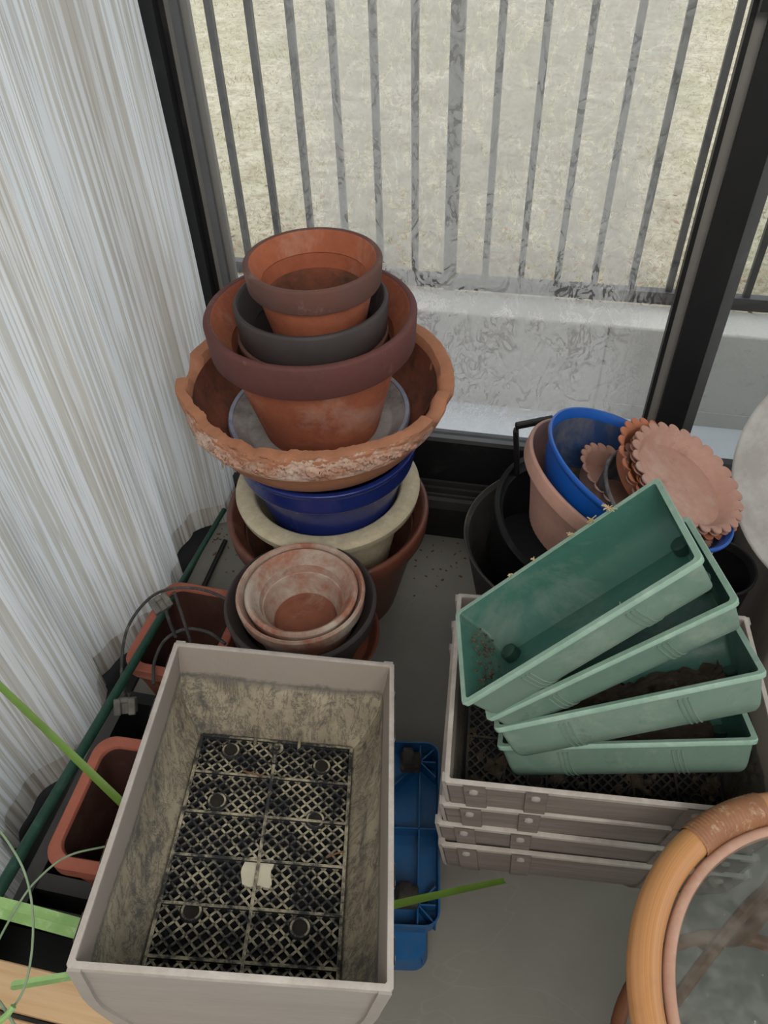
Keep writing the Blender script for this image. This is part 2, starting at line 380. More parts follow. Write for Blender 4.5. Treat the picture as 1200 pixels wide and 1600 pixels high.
# fogged glass: condensation film with clear run-off trails
k = N('fogged_glass'); tcn = k.n('TexCoord'); sp = k.n('SeparateXYZ'); k.l(tcn.outputs['Object'], sp.inputs[0])
mp = k.n('Mapping'); mp.inputs['Scale'].default_value = (1, 1, .62); k.l(tcn.outputs['Object'], mp.inputs[0]); co = mp.outputs[0]
wn = k.math('ABSOLUTE', k.math('SUBTRACT', k.noise(co, 13, 3, .6, .8), .5))
w2 = k.math('ABSOLUTE', k.math('SUBTRACT', k.noise(co, 34, 2, .5, 1.2), .5))
pat = k.ramp(k.noise(co, 7, 3, .6), [(.44, 0.), (.50, 1.)])
worm = k.ramp(wn, [(.013, 1.), (.019, 0.)])
worm2 = k.math('MULTIPLY', k.ramp(w2, [(.030, 1.), (.048, 0.)]), pat)
low = k.ramp(k.math('MULTIPLY', sp.outputs[2], 1), [(.22, .35), (.30, 1.), (.62, 1.), (.85, .55)])
clear = k.math('MULTIPLY', k.math('MAXIMUM', worm, worm2), low)
xl = k.ramp(k.math('ADD', k.math('ADD', sp.outputs[0], .5), k.math('MULTIPLY', k.noise(co, 4, 4), .12)), [(.02, .15), (.16, 1.), (.70, 1.), (.79, .12)])
zl = k.ramp(sp.outputs[2], [(.25, .06), (.295, .12), (.315, .45), (.36, .58), (.55, .50), (.9, .46), (1.15, .42)])
fog = k.math('MULTIPLY', k.math('MULTIPLY', k.math('MULTIPLY', xl, zl), k.math('SUBTRACT', 1.0, k.math('MULTIPLY', clear, .9))), k.ramp(k.noise(co, 90, 3, .7), [(.3, .82), (.7, 1.)]))
tp = k.n('BsdfTransparent'); tl = k.n('BsdfTranslucent'); dd = k.n('BsdfDiffuse'); tl.inputs[0].default_value = (.66, .65, .63, 1); dd.inputs[0].default_value = (.6, .6, .6, 1)
m1 = k.n('MixShader'); m1.inputs[0].default_value = .12; k.l(tl.outputs[0], m1.inputs[1]); k.l(dd.outputs[0], m1.inputs[2])
m2 = k.n('MixShader'); k.l(fog, m2.inputs[0]); k.l(tp.outputs[0], m2.inputs[1]); k.l(m1.outputs[0], m2.inputs[2])
gl = k.n('BsdfGlossy'); gl.inputs['Roughness'].default_value = .05; fr = k.n('Fresnel'); fr.inputs[0].default_value = 1.3
m3 = k.n('MixShader'); k.l(k.math('MULTIPLY', fr.outputs[0], .6), m3.inputs[0]); k.l(m2.outputs[0], m3.inputs[1]); k.l(gl.outputs[0], m3.inputs[2])
k.l(m3.outputs[0], k.out.inputs[0]); m_fog = k.m

def clearglass(name, tint, dusty=None, gloss=.9, ior=1.45):
    k = N(name); tp = k.n('BsdfTransparent'); tp.inputs[0].default_value = tint + (1,); gl = k.n('BsdfGlossy'); gl.inputs['Roughness'].default_value = .03
    fr = k.n('Fresnel'); fr.inputs[0].default_value = ior; ms = k.n('MixShader'); a = tp.outputs[0]
    if dusty:
        co = k.coords((1, 1, 1), rand=False); f = k.ramp(k.noise(co, 16, 7, .75), [(.45, .03), (.62, dusty), (.70, dusty * 2.4)])
        sp_ = k.ramp(k.noise(co, 85, 3, .6), [(.70, 0.), (.74, .75)])
        f = k.math('MAXIMUM', f, k.math('MULTIPLY', sp_, 1))
        d = k.n('BsdfDiffuse'); d.inputs[0].default_value = (.55, .54, .51, 1); mm = k.n('MixShader'); k.l(f, mm.inputs[0]); k.l(a, mm.inputs[1]); k.l(d.outputs[0], mm.inputs[2]); a = mm.outputs[0]
    k.l(k.math('MULTIPLY', fr.outputs[0], gloss), ms.inputs[0]); k.l(a, ms.inputs[1]); k.l(gl.outputs[0], ms.inputs[2]); k.l(ms.outputs[0], k.out.inputs[0]); return k.m
m_glass = clearglass('window_glass', (.93, .95, .95))
m_tglass = clearglass('dusty_table_glass', (.82, .88, .87), .14, 1.0, 1.5)

k = N('frosted_plastic'); co = k.coords((1, 1, 1)); f = k.noise(co, 12, 6, .7)
col = k.mix(k.ramp(f, [(.45, 0.), (.65, 1.)]), (.70, .68, .66), (.88, .87, .86))
b = k.bsdf(col, .45, f, .1, .002, .4); b.inputs['Subsurface Weight'].default_value = 0
tl = k.n('BsdfTranslucent'); k.l(col, tl.inputs[0]); ms = k.n('MixShader'); ms.inputs[0].default_value = .5; k.l(b.outputs[0], ms.inputs[1]); k.l(tl.outputs[0], ms.inputs[2])
tp = k.n('BsdfTransparent'); m4 = k.n('MixShader'); m4.inputs[0].default_value = .10; k.l(ms.outputs[0], m4.inputs[1]); k.l(tp.outputs[0], m4.inputs[2]); k.l(m4.outputs[0], k.out.inputs[0]); m_frost = k.m

def rattan(name, c1, c2, ang):
    k = N(name); uvn = k.n('UVMap'); mp = k.n('Mapping'); mp.inputs['Scale'].default_value = ang; k.l(uvn.outputs[0], mp.inputs[0])
    g = k.noise(mp.outputs[0], 1, 6, .65); co = k.coords((1, 1, 1)); g2 = k.noise(co, 9, 5)
    col = k.mix(k.ramp(g, [(.3, 0.), (.7, 1.)]), c1, c2); col = k.mix(k.math('MULTIPLY', k.ramp(g2, [(.5, 0.), (.7, 1.)]), .6), col, tuple(x * .62 for x in c1))
    k.bsdf(col, .38, g, .15, .001, .5); return k.m
m_rattan = rattan('rattan_pole', (.38, .165, .06), (.56, .29, .12), (3, 90, 1))
m_rattan_d = weathered('dark_rattan', (.16, .06, .03), (.24, .10, .05), 20, .45, .2)
m_rattan_in = weathered('pinkish_cane_band', (.36, .20, .14), (.46, .28, .21), 20, .5, .2, (.5, .38, .3), .3, 30)
m_bind = weathered('cane_binding', (.30, .14, .07), (.22, .10, .055), 30, .5, .3, (.75, .62, .42), .28, 60)
def plank(name, c1, c2):
    k = N(name); co = k.coords((1.5, 22, 22)); g = k.noise(co, 2.5, 7, .65, .8); g3 = k.noise(k.coords(), 6, 3)
    col = k.mix(k.ramp(g, [(.3, 0.), (.7, 1.)]), c1, c2); col = k.mix(k.math('MULTIPLY', k.ramp(g3, [(.5, 0.), (.7, 1.)]), .4), col, tuple(x * .6 for x in c1))
    k.bsdf(col, .75, g, .3, .001, .3); return k.m
m_pine = plank('pine_plank', (.46, .29, .15), (.60, .42, .25))

# ------------------------------------------------------------------ structure
YD = 1.40      # plane of the sliding door
def struct(o): o['kind'] = 'structure'; return o
struct(MB().box(-1.0, 1.6, -1.8, YD + .14, -.1, 0).build('floor', m_floor, smooth=None))
struct(MB().box(-1.05, 1.65, -1.85, YD + .14, 2.4, 2.5).build('ceiling', m_whitewall, smooth=None))
struct(MB().box(-1.05, 1.65, -1.95, -1.85, 0, 2.4).build('wall_back', m_whitewall, smooth=None))
w = MB(); w.box(1.6, 1.7, -1.85, YD + .14, 0, .5); w.box(1.6, 1.7, -1.85, YD + .14, 2.2, 2.4); w.box(1.6, 1.7, -1.85, -1.2, .5, 2.2)
struct(w.build('wall_right', m_whitewall, smooth=None))
w2 = struct(empty('added_window', (1.65, 0, 0)))  # unseen window, added to let more skylight into the room
for y in (-1.17, .1, 1.45): MB().box(-.03, .03, y - .03, y + .03, .5, 2.2).build('window_frame', m_frame, w2, smooth=None)
MB().box(-.004, .004, -1.14, 1.42, .5, 2.2).build('pane', m_glass, w2, smooth=None)
w = MB(); w.box(-1.03, -.96, -1.85, YD + .1, 0, .10); w.box(-1.03, -.96, -1.85, YD + .1, 2.2, 2.4)
struct(w.build('wall_left', m_frame, smooth=None))
wl = empty('window_1', (-.99, 0, 0)); struct(wl)
for y in (-1.7, -.55, .55): MB().box(-.03, .03, y - .03, y + .03, .1, 2.2).build('window_frame', m_frame, wl, smooth=None)
MB().box(-.004, .004, -1.7, 1.36, .1, 2.2).build('pane', m_glass, wl, smooth=None)

struct(MB().box(-.96, -.735, -1.8, 1.305, 0.0, .010).build('baseboard_left', m_frame, smooth=None))
# threshold, tracks and door rail
th = MB(); th.box(-.96, 1.6, 1.305, YD + .12, 0.0, .095)
th = struct(th.build('trim_1', m_frame, smooth=None)); 
for y0, y1, z in ((1.305, 1.318, .122), (1.330, 1.336, .118), (1.352, 1.360, .118), (1.378, 1.385, .116)):
    MB().box(-.96, 1.6, y0, y1, .0945, z).build('track_rail', m_track, th, smooth=None)
door = empty('door_1', (0, YD, 0)); struct(door)
XL0, XL1 = -.750, -.690      # left jamb / stile edges at the door plane
def dbox(name, x0, x1, y0, y1, z0, z1, m): 
    b = MB().box(x0, x1, y0 - YD, y1 - YD, z0, z1).build(name, m, door, smooth=None); return b
dbox('bottom_rail', XL1, .30, YD, YD + .035, .096, .236, m_frame)
dbox('glazing_bead', XL1, .27, YD - .004, YD + .01, .228, .240, m_frameg)
dbox('stile', XL0, XL1 + .003, YD - .01, YD + .035, .10, 2.38, m_frame)
for i, (x0, x1, yy) in enumerate(((XL1 + .003, -.678, .012), (-.679, -.664, .014), (-.665, -.650, .006), (-.651, -.637, .016))):
    dbox('seal_strip', x0, x1, YD + yy, YD + .03, .236, 2.38, m_sealight if i in (1, 3) else (m_frameg if i == 2 else m_frame))
dbox('stile', .283, .338, YD - .012, YD + .035, .10, 2.38, m_frame)
dbox('seal_strip', .262, .2835, YD + .004, YD + .03, .236, 2.38, m_sealight)
dbox('gasket', .256, .2645, YD, YD + .02, .236, 2.38, m_frame)
dbox('stile', .338, .368, YD + .028, YD + .075, .10, 2.38, m_frameg)
hb = MB().box(.262, .30, -.03, -.012, 1.112, 1.24).build('door_latch', m_frame, door)
dbox('head_rail', XL0, .34, YD, YD + .035, 2.2, 2.38, m_frame)
pane = MB().box(-.655, .27, .018, .024, .236, 2.3).build('pane', m_fog, door, smooth=None); tag(pane, 'large pane fogged with condensation and wandering run-off trails')
door2 = struct(empty('door_2', (0, YD + .05, 0)))
MB().box(.368, 1.6, -.01, .03, .10, .20).build('bottom_rail', m_frame, door2, smooth=None)
MB().box(.35, 1.6, .006, .010, .19, 2.38).build('pane', m_glass, door2, smooth=None)
MB().box(1.5, 1.6, -.01, .03, .10, 2.38).build('stile', m_frame, door2, smooth=None)
struct(MB().box(-.98, XL0, YD - .03, YD + .1, 0, 2.4).build('trim_2', m_frame, smooth=None))

# balcony, parapet, railing, lawn
struct(MB().box(-4, 4, YD + .14, 1.87, -.12, 0.0).build('balcony_floor', m_snow, smooth=None))
pw = MB().box(-4, 4, 1.86, 1.985, -.1, .297).build('parapet_wall', m_conc)
b = pw.modifiers.new('bevel', 'BEVEL'); b.width = .006; b.segments = 2
struct(pw)
MB().box(.195, .199, 1.857, 1.861, 0, .29).build('joint', m_well, pw, smooth=None)
MB().box(-4, 4, 1.857, 1.861, .045, .050).build('joint', m_conc, pw, smooth=None)
gx = np.linspace(-16, 16, 100); gy = np.concatenate([np.linspace(1.98, 9, 80), np.linspace(9.6, 40, 30)])
V = [(x, y, .268 + .012 * math.sin(x * 3 + y * 2) + .008 * rng.standard_normal() + max(0, y - 3) * .01) for y in gy for x in gx]
nx = len(gx); Fc = [(j * nx + i, j * nx + i + 1, (j + 1) * nx + i + 1, (j + 1) * nx + i) for j in range(len(gy) - 1) for i in range(nx - 1)]
lawn = mesh('lawn', V, Fc, m_lawn, fix=False); struct(lawn)
# dry blades
nb = 60000; ys = 2.15 + (rng.random(nb) ** 1.5) * 6.5; xs = (rng.random(nb) - .5) * (2.2 + ys * 1.5); hh = .012 + .025 * rng.random(nb)
an = rng.random(nb) * 2 * PI; ww = .0012 + .0004 * ys; lean = .02 * (rng.random((nb, 2)) * 2 - 1) * 1.6
z0 = .262 + np.maximum(0, ys - 3) * .01 + .012 * np.sin(xs * 3 + ys * 2)
Vb = np.zeros((nb, 3, 3)); Vb[:, 0] = np.stack([xs - ww * np.cos(an), ys - ww * np.sin(an), z0], 1); Vb[:, 1] = np.stack([xs + ww * np.cos(an), ys + ww * np.sin(an), z0], 1)
Vb[:, 2] = np.stack([xs + lean[:, 0], ys + lean[:, 1], z0 + hh], 1)
me = bpy.data.meshes.new('grass'); me.vertices.add(nb * 3); me.vertices.foreach_set('co', Vb.ravel()); me.loops.add(nb * 3); me.loops.foreach_set('vertex_index', np.arange(nb * 3, dtype=np.int32))
me.polygons.add(nb); me.polygons.foreach_set('loop_start', np.arange(nb, dtype=np.int32) * 3); me.update(calc_edges=True)
tag(link('dry_grass', me, m_blade, smooth=None), 'dry straw coloured lawn grass beyond the balcony railing', 'grass', kind='stuff')
# leaf litter band between parapet and lawn
nl = 900; lm = MB()
for i in range(nl):
    x = random.uniform(-1.6, 1.6); y = random.uniform(1.99, 2.28) if random.random() < .8 else random.uniform(2.2, 2.8); a = random.uniform(0, 6.3); s = random.uniform(.006, .016)
    c0 = Vector((x, y, .283 + random.uniform(0, .012))); u = Vector((math.cos(a), math.sin(a), random.uniform(-.3, .3))) * s; v = Vector((-math.sin(a), math.cos(a), random.uniform(-.4, .4))) * s * .5
    lm.add([c0 - u, c0 - v, c0 + u, c0 + v], [(0, 1, 2, 3)])
tag(lm.build('leaf_litter', m_leaflit, smooth=None, fix=False), 'brown fallen leaves lying along the railing base', 'leaves', kind='stuff')
rl = empty('balcony_railing', (0, 2.0, .30)); tag(rl, 'dark bronze metal railing of upright square bars behind the glass', 'railing')
def rb(name, x0, x1, y0, y1, z0, z1): return MB().box(x0, x1, y0, y1, z0 - .30, z1 - .30).build(name, m_rail, rl, smooth=None)
rb('bottom_rail', -2.6, 2.6, -.016, .016, .300, .332); rb('top_rail', -2.6, 2.6, -.022, .022, 1.36, 1.40)
rb('rail_lip', -2.6, 2.6, -.022, -.014, .325, .338)
base_bar = None
for i in range(-22, 27):
    x = -.251 + i * .0992
    if i == 0 or i % 14 == 0: MB().box(x - .016, x + .016, -.016, .016, -.012, 1.08).build('post', m_rail, rl, smooth=None)
    elif base_bar is None: base_bar = rb('baluster', -.0085, .0085, -.0085, .0085, .33, 1.37); base_bar.location.x = x
    else: c = base_bar.copy(); COL.objects.link(c); c.parent = rl; c.location.x = x

# ------------------------------------------------------------------ curtain
def curtain():
    pts = []; n = 760; y = 1.335; s = 0.0; px = None
    for i in range(n):
        t = i / (n - 1); yy = 1.34 - t * 2.75
        bx = -.742 - .03 * min(1, max(0, (1.25 - yy) / .8))
        ph = (1.36 - yy) / .118 * PI
        big = math.sin((1.36 - yy) / .34 * 2 * PI + .2)
        x = bx + .036 * (1 if big > 0 else -1) * abs(big) ** .8 + .008 * math.sin(ph * 2.3 + 1) + .004 * math.sin(ph * 5.1)
        if yy > 1.17: x = x * min(1, max(0, (1.21 - yy) / .04)) + -.690 * (1 - min(1, max(0, (1.21 - yy) / .04)))
        yv = yy + .022 * math.cos((1.36 - yy) / .34 * 2 * PI * 2 + .4)
        pts.append((x, yv))
    return pts
cp = curtain(); acc = [0]
for a, b in zip(cp, cp[1:]): acc.append(acc[-1] + math.dist(a, b))
def sheet(name, z0, z1, nz, m, parent=None, off=0.0, lab=None):
    V = []; Fc = []; n = len(cp); U = []
    for j in range(nz + 1):
        z = z0 + (z1 - z0) * j / nz
        for i, (x, y) in enumerate(cp):
            sp_ = 1 + .0 * z; xx = x + off + .006 * math.sin(z * 3 + i * .02) * min(1, z)
            zb = .014 * math.sin(acc[i] * 9.0) * max(0, 1 - z * 4)
            V.append((xx, y, z + zb)); U.append((acc[i], z))
    for j in range(nz):
        for i in range(n - 1): Fc.append((j * n + i, j * n + i + 1, (j + 1) * n + i + 1, (j + 1) * n + i))
    me = bpy.data.meshes.new(name); me.from_pydata(V, [], Fc); uvl = me.uv_layers.new(name='UVMap')
    li = np.zeros(len(me.loops), np.int32); me.loops.foreach_get('vertex_index', li); uvl.data.foreach_set('uv', np.array(U)[li].ravel().astype(np.float32)); me.update()
    o = link(name, me, m, parent, smooth=80); return o
cu = sheet('curtain', .085, 2.3, 14, m_curtain); tag(cu, 'pleated white and beige striped sheer curtain hanging to the floor', 'curtain')
sheet('hem_band', .022, .087, 3, m_hem, cu)

# ------------------------------------------------------------------ round pots
def place(cx, cy, w_px, y=None, z=None):
    p = at_y(cx, cy, y) if y is not None else at_z(cx, cy, z)
    return p, w_px * depth(p) / F_PX / 2
def pot(name, c, R, H, rb, m, t=.010, band=None, band_m=None, band_out=.008, rim_r=.004, m_in=None, parent=None, mat=None, soil=None, foot=True, n=96, bowl=0.0, lip=None):
    """flower pot, c = centre of the base; band = height of the rim collar"""
    mt = mat if mat is not None else Matrix.Translation(c)
    bh = band or 0.0; Ro = R - (band_out if band else 0)
    def ro(z):
        u = z / H; return rb + (Ro - rb) * (u if not bowl else (1 - (1 - u) ** (1 + bowl)))
    zs = [H * i / 10 for i in range(11)]
    outer = [(0.0, .004), (rb - .012, .004), (rb - .008, 0), (rb, 0)] + [(ro(z), z) for z in zs[1:-1] if z < H - bh - .002]
    if band: outer += [(ro(H - bh), H - bh), (ro(H - bh * .85), H - bh * .85)]; 
    else: outer += [(Ro, H)]
    inner = [(ro(H - bh * .85) - t, H - bh * .85) if band else (Ro - t, H)] + [(ro(z) - t, z) for z in zs[::-1][1:-1] if t * 1.2 < z < H - bh * .9 - .001] + [(rb - t, t), (0.0, t)]
    body = lathe(name, fillet(outer + inner, rim_r, 2) if not band else outer + inner, m, parent, mt, n)
    if band:
        Ri = ro(H - bh) - t; lp = R - (lip or t * 1.05)
        pr = [(ro(H - bh) - .001, H - bh), (R - .005, H - bh), (R - .003, H - bh + .003), (R, H - rim_r), (R - rim_r * .4, H - rim_r * .3), (R - rim_r, H), (lp + rim_r, H), (lp + rim_r * .4, H - rim_r * .3), (lp, H - rim_r), (ro(H - bh * .8) - t - .0015, H - bh * .8), (ro(H - bh) - t + .004, H - bh * .95)]
        rim = lathe('rim', pr, band_m or m, body, None, n, closed=True); rim.data.materials.append(m)
        for pl_ in rim.data.polygons:
            if math.hypot(pl_.center.x, pl_.center.y) < lp + rim_r * .5: pl_.material_index = 1
    if m_in:
        li = [(Ro - t - .002, H - bh - .006)] + [(ro(z) - t - .002, z) for z in zs[::-1][1:-1] if t * 1.3 < z < H - bh - .008] + [(rb - t - .001, t + .002), (0.0, t + .002)]
        lathe('soil_stain', li, m_in, body, None, n)
    return body

YA = 1.10
# --- bottom brown glazed pot
p, R = place(512, 787, 316, y=YA)
brown_z = p.z
o = pot('glazed_pot', (p.x, YA, 0.0), R, brown_z, R * .66, m_brownglaze, t=.014, band=.045, band_m=m_brownglaze, band_out=.007, rim_r=.007, m_in=m_terra_soil)
tag(o, 'reddish brown glazed pot on the floor, lowest of the tall tower', 'pot')
lathe('groove_ring', [(R * .93 + .004, brown_z * .62), (R * .93 + .007, brown_z * .63), (R * .93 + .004, brown_z * .64)], m_brownglaze, o, n=96) if False else None
# --- cream stoneware planter
p, R = place(512, 752, 288, y=YA); z = p.z
o = pot('stoneware_planter', (p.x, YA, .075), R, z - .075, R * .58, m_cream, t=.012, band=.026, band_out=.026, rim_r=.007, lip=.040)
tag(o, 'cream speckled stoneware planter with a wide lip, under the blue pot', 'planter')
cream_top = z
# --- cobalt blue glazed pot with a shoulder
p, R = place(508, 676, 292, y=YA); z = p.z; Hh = z - .20
mt = Matrix.Translation((p.x, YA, .20))
prof = [(0, 0), (R * .60, 0), (R * .70, Hh * .30), (R * .85, Hh - .072), (R * .86, Hh - .062), (R * .94, Hh - .056), (R * .955, Hh - .046), (R * .965, Hh - .014), (R, Hh - .008), (R, Hh), (R * .93, Hh), (R * .90, Hh - .04), (R * .77, Hh - .08), (R * .55, .014), (0, .014)]
o = lathe('glazed_bowl', fillet(prof, .005, 3), m_blue, None, mt); tag(o, 'shiny cobalt blue glazed bowl wedged under the broken terracotta bowl', 'bowl')
blue_top = z
# --- broken terracotta bowl
pc, R = place(491, 583, 436, y=YA); zt = pc.z; Hb = zt - (blue_top + .001)
def nz(a, f, s=0): return math.sin(a * f + s) * .5 + math.sin(a * f * 2.3 + s * 1.7) * .3 + math.sin(a * f * 5.1 + s * 3.1) * .2
def brk(a, r, z):
    # a measured from +x; the camera is at -y (a = -90 deg)
    d = (a + PI / 2 + PI) % (2 * PI) - PI       # 0 facing the camera
    front = max(0.0, 1 - (abs(d + .12) / 1.15) ** 4)
    hi = min(1.0, max(0.0, (z - Hb * .60) / (Hb * .40)))
    out = r
    if r > R * .86 and z > Hb * .62:
        if r > R * .925: out += front * (-R * .088 * hi * (1 + .25 * nz(a, 5, 1)) - .003 * hi * nz(a + z * 30, 23, 2))
        z -= front * hi ** 2 * (.004 + .004 * nz(a, 5, .4) + .002 * nz(a, 31))
    if hi > 0:
        for c0, wd, dp in ((-1.52, .16, .030), (1.62, .10, .018), (1.30, .12, .012)):
            q = abs(d - c0) / wd
            if q < 1: z -= hi * dp * (1 - q ** 3)
        if abs(d) > .9: out += .0015 * nz(a, 11)
    return out, z
def ring_prof(R, H):
    o = [(0, 0), (R * .62, 0), (R * .68, H * .04), (R * .76, H * .16), (R * .81, H * .28), (R * .85, H * .42), (R * .87, H * .52), (R * .88, H * .58)]
    o += [(R * .93, H * .62)] + [(R * (.945 + .055 * t), H * (.64 + .30 * t)) for t in (0, .2, .4, .6, .8, 1)]
    o += [(R * .995, H * .985), (R * .965, H), (R * .93, H), (R * .905, H * .985), (R * .885, H * .93), (R * .87, H * .80), (R * .84, H * .60), (R * .80, H * .44), (R * .73, H * .24), (R * .62, H * .11), (0, H * .10)]
    return o
m_bowl = weathered('old_terracotta', (.40, .18, .10), (.32, .14, .08), 8, .92, .5, (.50, .30, .21), .35, 6, dark=(.13, .07, .045), dark_amt=.12)
m_flake = weathered('flaked_terracotta', (.44, .21, .13), (.24, .11, .065), 22, .98, 1.0, (.62, .52, .45), .60, 9, stretch=(1, 1, 2.6), dark=(.12, .07, .05), dark_amt=.25)
bowl = lathe('terracotta_bowl', ring_prof(R, Hb), m_bowl, None, Matrix.Translation((pc.x, YA, zt - Hb)), 288, brk)
tag(bowl, 'wide broken terracotta bowl with a flaking, chipped rim in mid tower', 'bowl')
# flaked front face: a crust following the broken collar
crust = []
V = []; Fc = []; na, nr = 230, 18
for i in range(na):
    d = -1.05 + 2.28 * i / (na - 1); a = d - PI / 2; e = 1 - abs(2 * i / (na - 1) - 1) ** 6
    for j in range(nr):
        t = j / (nr - 1); r0 = R * (.945 + .055 * t); z0 = Hb * (.645 + .33 * t)
        rr, zz = brk(a % (2 * PI), r0, z0)
        rr += e * math.sin(PI * min(1, t * 1.15)) * (.0040 + .0030 * nz(a, 19, t * 5) + .0022 * nz(a, 47, t * 14) + .0015 * rng.standard_normal()) + .0006; zz += e * .0012 * rng.standard_normal() * (t > .05); V.append((rr * math.cos(a), rr * math.sin(a), zz))
for i in range(na - 1):
    for j in range(nr - 1): Fc.append((i * nr + j, (i + 1) * nr + j, (i + 1) * nr + j + 1, i * nr + j + 1))
c = mesh('flaked_rim_face', V, Fc, m_flake, bowl, smooth=60)
li = [(R * .874, Hb * .88), (R * .866, Hb * .80), (R * .835, Hb * .60), (R * .795, Hb * .45), (R * .725, Hb * .25), (R * .615, Hb * .125), (0, Hb * .115)]
lathe('soil_stain', li, m_terra_soil, bowl, n=96)
zs_dummy = zt - Hb + Hb * .11
# --- saucer in the bowl
p, R2 = place(500, 652, 287, y=YA - .0); zs_ = max(p.z, zt - Hb + Hb * .12 + .035)
R2 = R2 * .98
prof = [(0, 0), (R2 * .80, 0), (R2 * .97, .028), (R2, .030), (R2 * .99, .035), (R2 * .95, .034), (R2 * .80, .010), (0, .008)]
o = lathe('saucer', fillet(prof, .003, 2), m_saucer, None, Matrix.Translation((p.x, YA, zs_ - .034))); tag(o, 'grey dirty saucer with bluish edge lying inside the broken bowl', 'saucer')
lathe('edge', [(R2 * .965, .026), (R2 * 1.004, .028), (R2 * 1.004, .033), (R2 * .99, .037), (R2 * .95, .036), (R2 * .945, .031)], m_saucer_edge, o, closed=True)
sa_z = zs_ - .034 + .010
# --- big terracotta pot with maroon band
p, R = place(481, 481, 335, y=YA); z = p.z
big = pot('terracotta_pot', (p.x + .004, YA, sa_z), R, z - sa_z, R * .60, m_terra, t=.014, band=.062, band_m=m_terra_band, band_out=.012, rim_r=.005, m_in=m_terra_soil)
tag(big, 'large orange terracotta pot with a broad maroon rim band, in the broken bowl', 'pot')
# --- third small pot hidden, charcoal pot and top pot
p, R = place(489, 512, 236, y=YA); z3 = p.z
o = pot('terracotta_pot', (p.x, YA, z3 - .15), R, .15, R * .62, m_terra_rim, t=.008, band=.035, band_out=.006, band_m=m_terra_rim, m_in=m_terra_soil)
tag(o, 'dull brown terracotta pot almost hidden beneath the charcoal pot', 'pot')
p, R = place(485, 462, 244, y=YA); z2 = p.z
o = pot('charcoal_pot', (p.x, YA, z2 - .16), R, .16, R * .62, m_charcoal, t=.009, band=.060, band_out=.006, band_m=m_charcoal, rim_r=.006)
tag(o, 'charcoal painted pot nested just below the topmost small pot', 'pot')
p, R = place(488, 402, 220, y=YA); z1 = p.z
o = pot('terracotta_pot', (p.x, YA, z1 - .155), R, .155, R * .64, m_terra, t=.011, band=.042, band_out=.006, band_m=m_terra_rim, rim_r=.004, m_in=m_terra_soil)
tag(o, 'topmost small terracotta pot with a greyed brown rim band, soil inside', 'pot')

# --- small nested pots in front
YB = .80
p, Rd = place(469, 934, 239, y=YB); zd = p.z
Ht = zd - .022
ps, Rs = place(480, 986, 224, y=YB); sz = ps.z - .028
prof = [(0, 0), (Rs * .86, 0), (Rs * .98, .024), (Rs, .026), (Rs * .985, .030), (Rs * .95, .028), (Rs * .84, .008), (0, .008)]
o = lathe('saucer', fillet(prof, .002, 2), m_brownglaze, None, Matrix.Translation((ps.x + .002, YB, sz))); tag(o, 'brown glazed saucer directly under the small nested pots', 'saucer')
q = pot('black_pot', (0, 0, 0), .105, sz - .001, .078, m_blackpl, t=.004, mat=Matrix.Translation((ps.x - .01, YB - .01, sz - .001)) @ Matrix.Rotation(PI, 4, 'X')); tag(q, 'upturned black pot holding up the brown saucer', 'pot')
o = pot('charcoal_pot', (p.x, YB, sz + .009), Rd, zd - sz - .009, Rd * .74, m_charcoal, t=.009, band=.04, band_out=.010, band_m=m_charcoal, rim_r=.006)
tag(o, 'low charcoal pot on the brown saucer, outermost of the small nest', 'pot')
p, R = place(469, 921, 203, y=YB); zz = p.z
def wob(a, r, z): return r, z + .001 * nz(a, 9)
o = pot('terracotta_pot', (p.x, YB, zz - .11), R, .11, R * .74, m_lichen, t=.007, band=.034, band_out=.003, band_m=m_lichen, rim_r=.005)
tag(o, 'lichen whitened terracotta pot, second inside the low charcoal pot', 'pot')
p, R = place(470, 920, 178, y=YB); zz = p.z
o = pot('terracotta_pot', (p.x, YB, zz - .10), R, .10, R * .66, m_lichen, t=.011, band=.03, band_out=.004, band_m=m_lichen, rim_r=.006, m_in=m_lichen)
tag(o, 'innermost small terracotta pot with white crust, in front of the tower', 'pot')
lathe('pot_floor', [(0, .0135), (R * .52, .0135), (R * .56, .02)], m_potfloor, o)

for (px_, py_, ln_, lb_) in ((347, 712, .045, 'dry root strands hanging from the left underside of the broken bowl'), (386, 735, .014, 'short dry root tuft under the front left of the broken bowl')):
    w_ = MB(); b0 = at_y(px_, py_, YA - .10)
    for j in range(6):
        q0 = b0 + Vector((random.uniform(-.003, .003), random.uniform(-.003, .003), .004)); q1 = q0 + Vector((random.uniform(-.006, .006), random.uniform(-.004, .004), -ln_ * random.uniform(.5, 1)))
        w_.tube([q0, q0.lerp(q1, .5) + Vector((random.uniform(-.004, .004), 0, 0)), q1], .0006, 4)
    tag(w_.build('dry_roots', m_straw), lb_, 'roots', 'dry roots under the bowl')

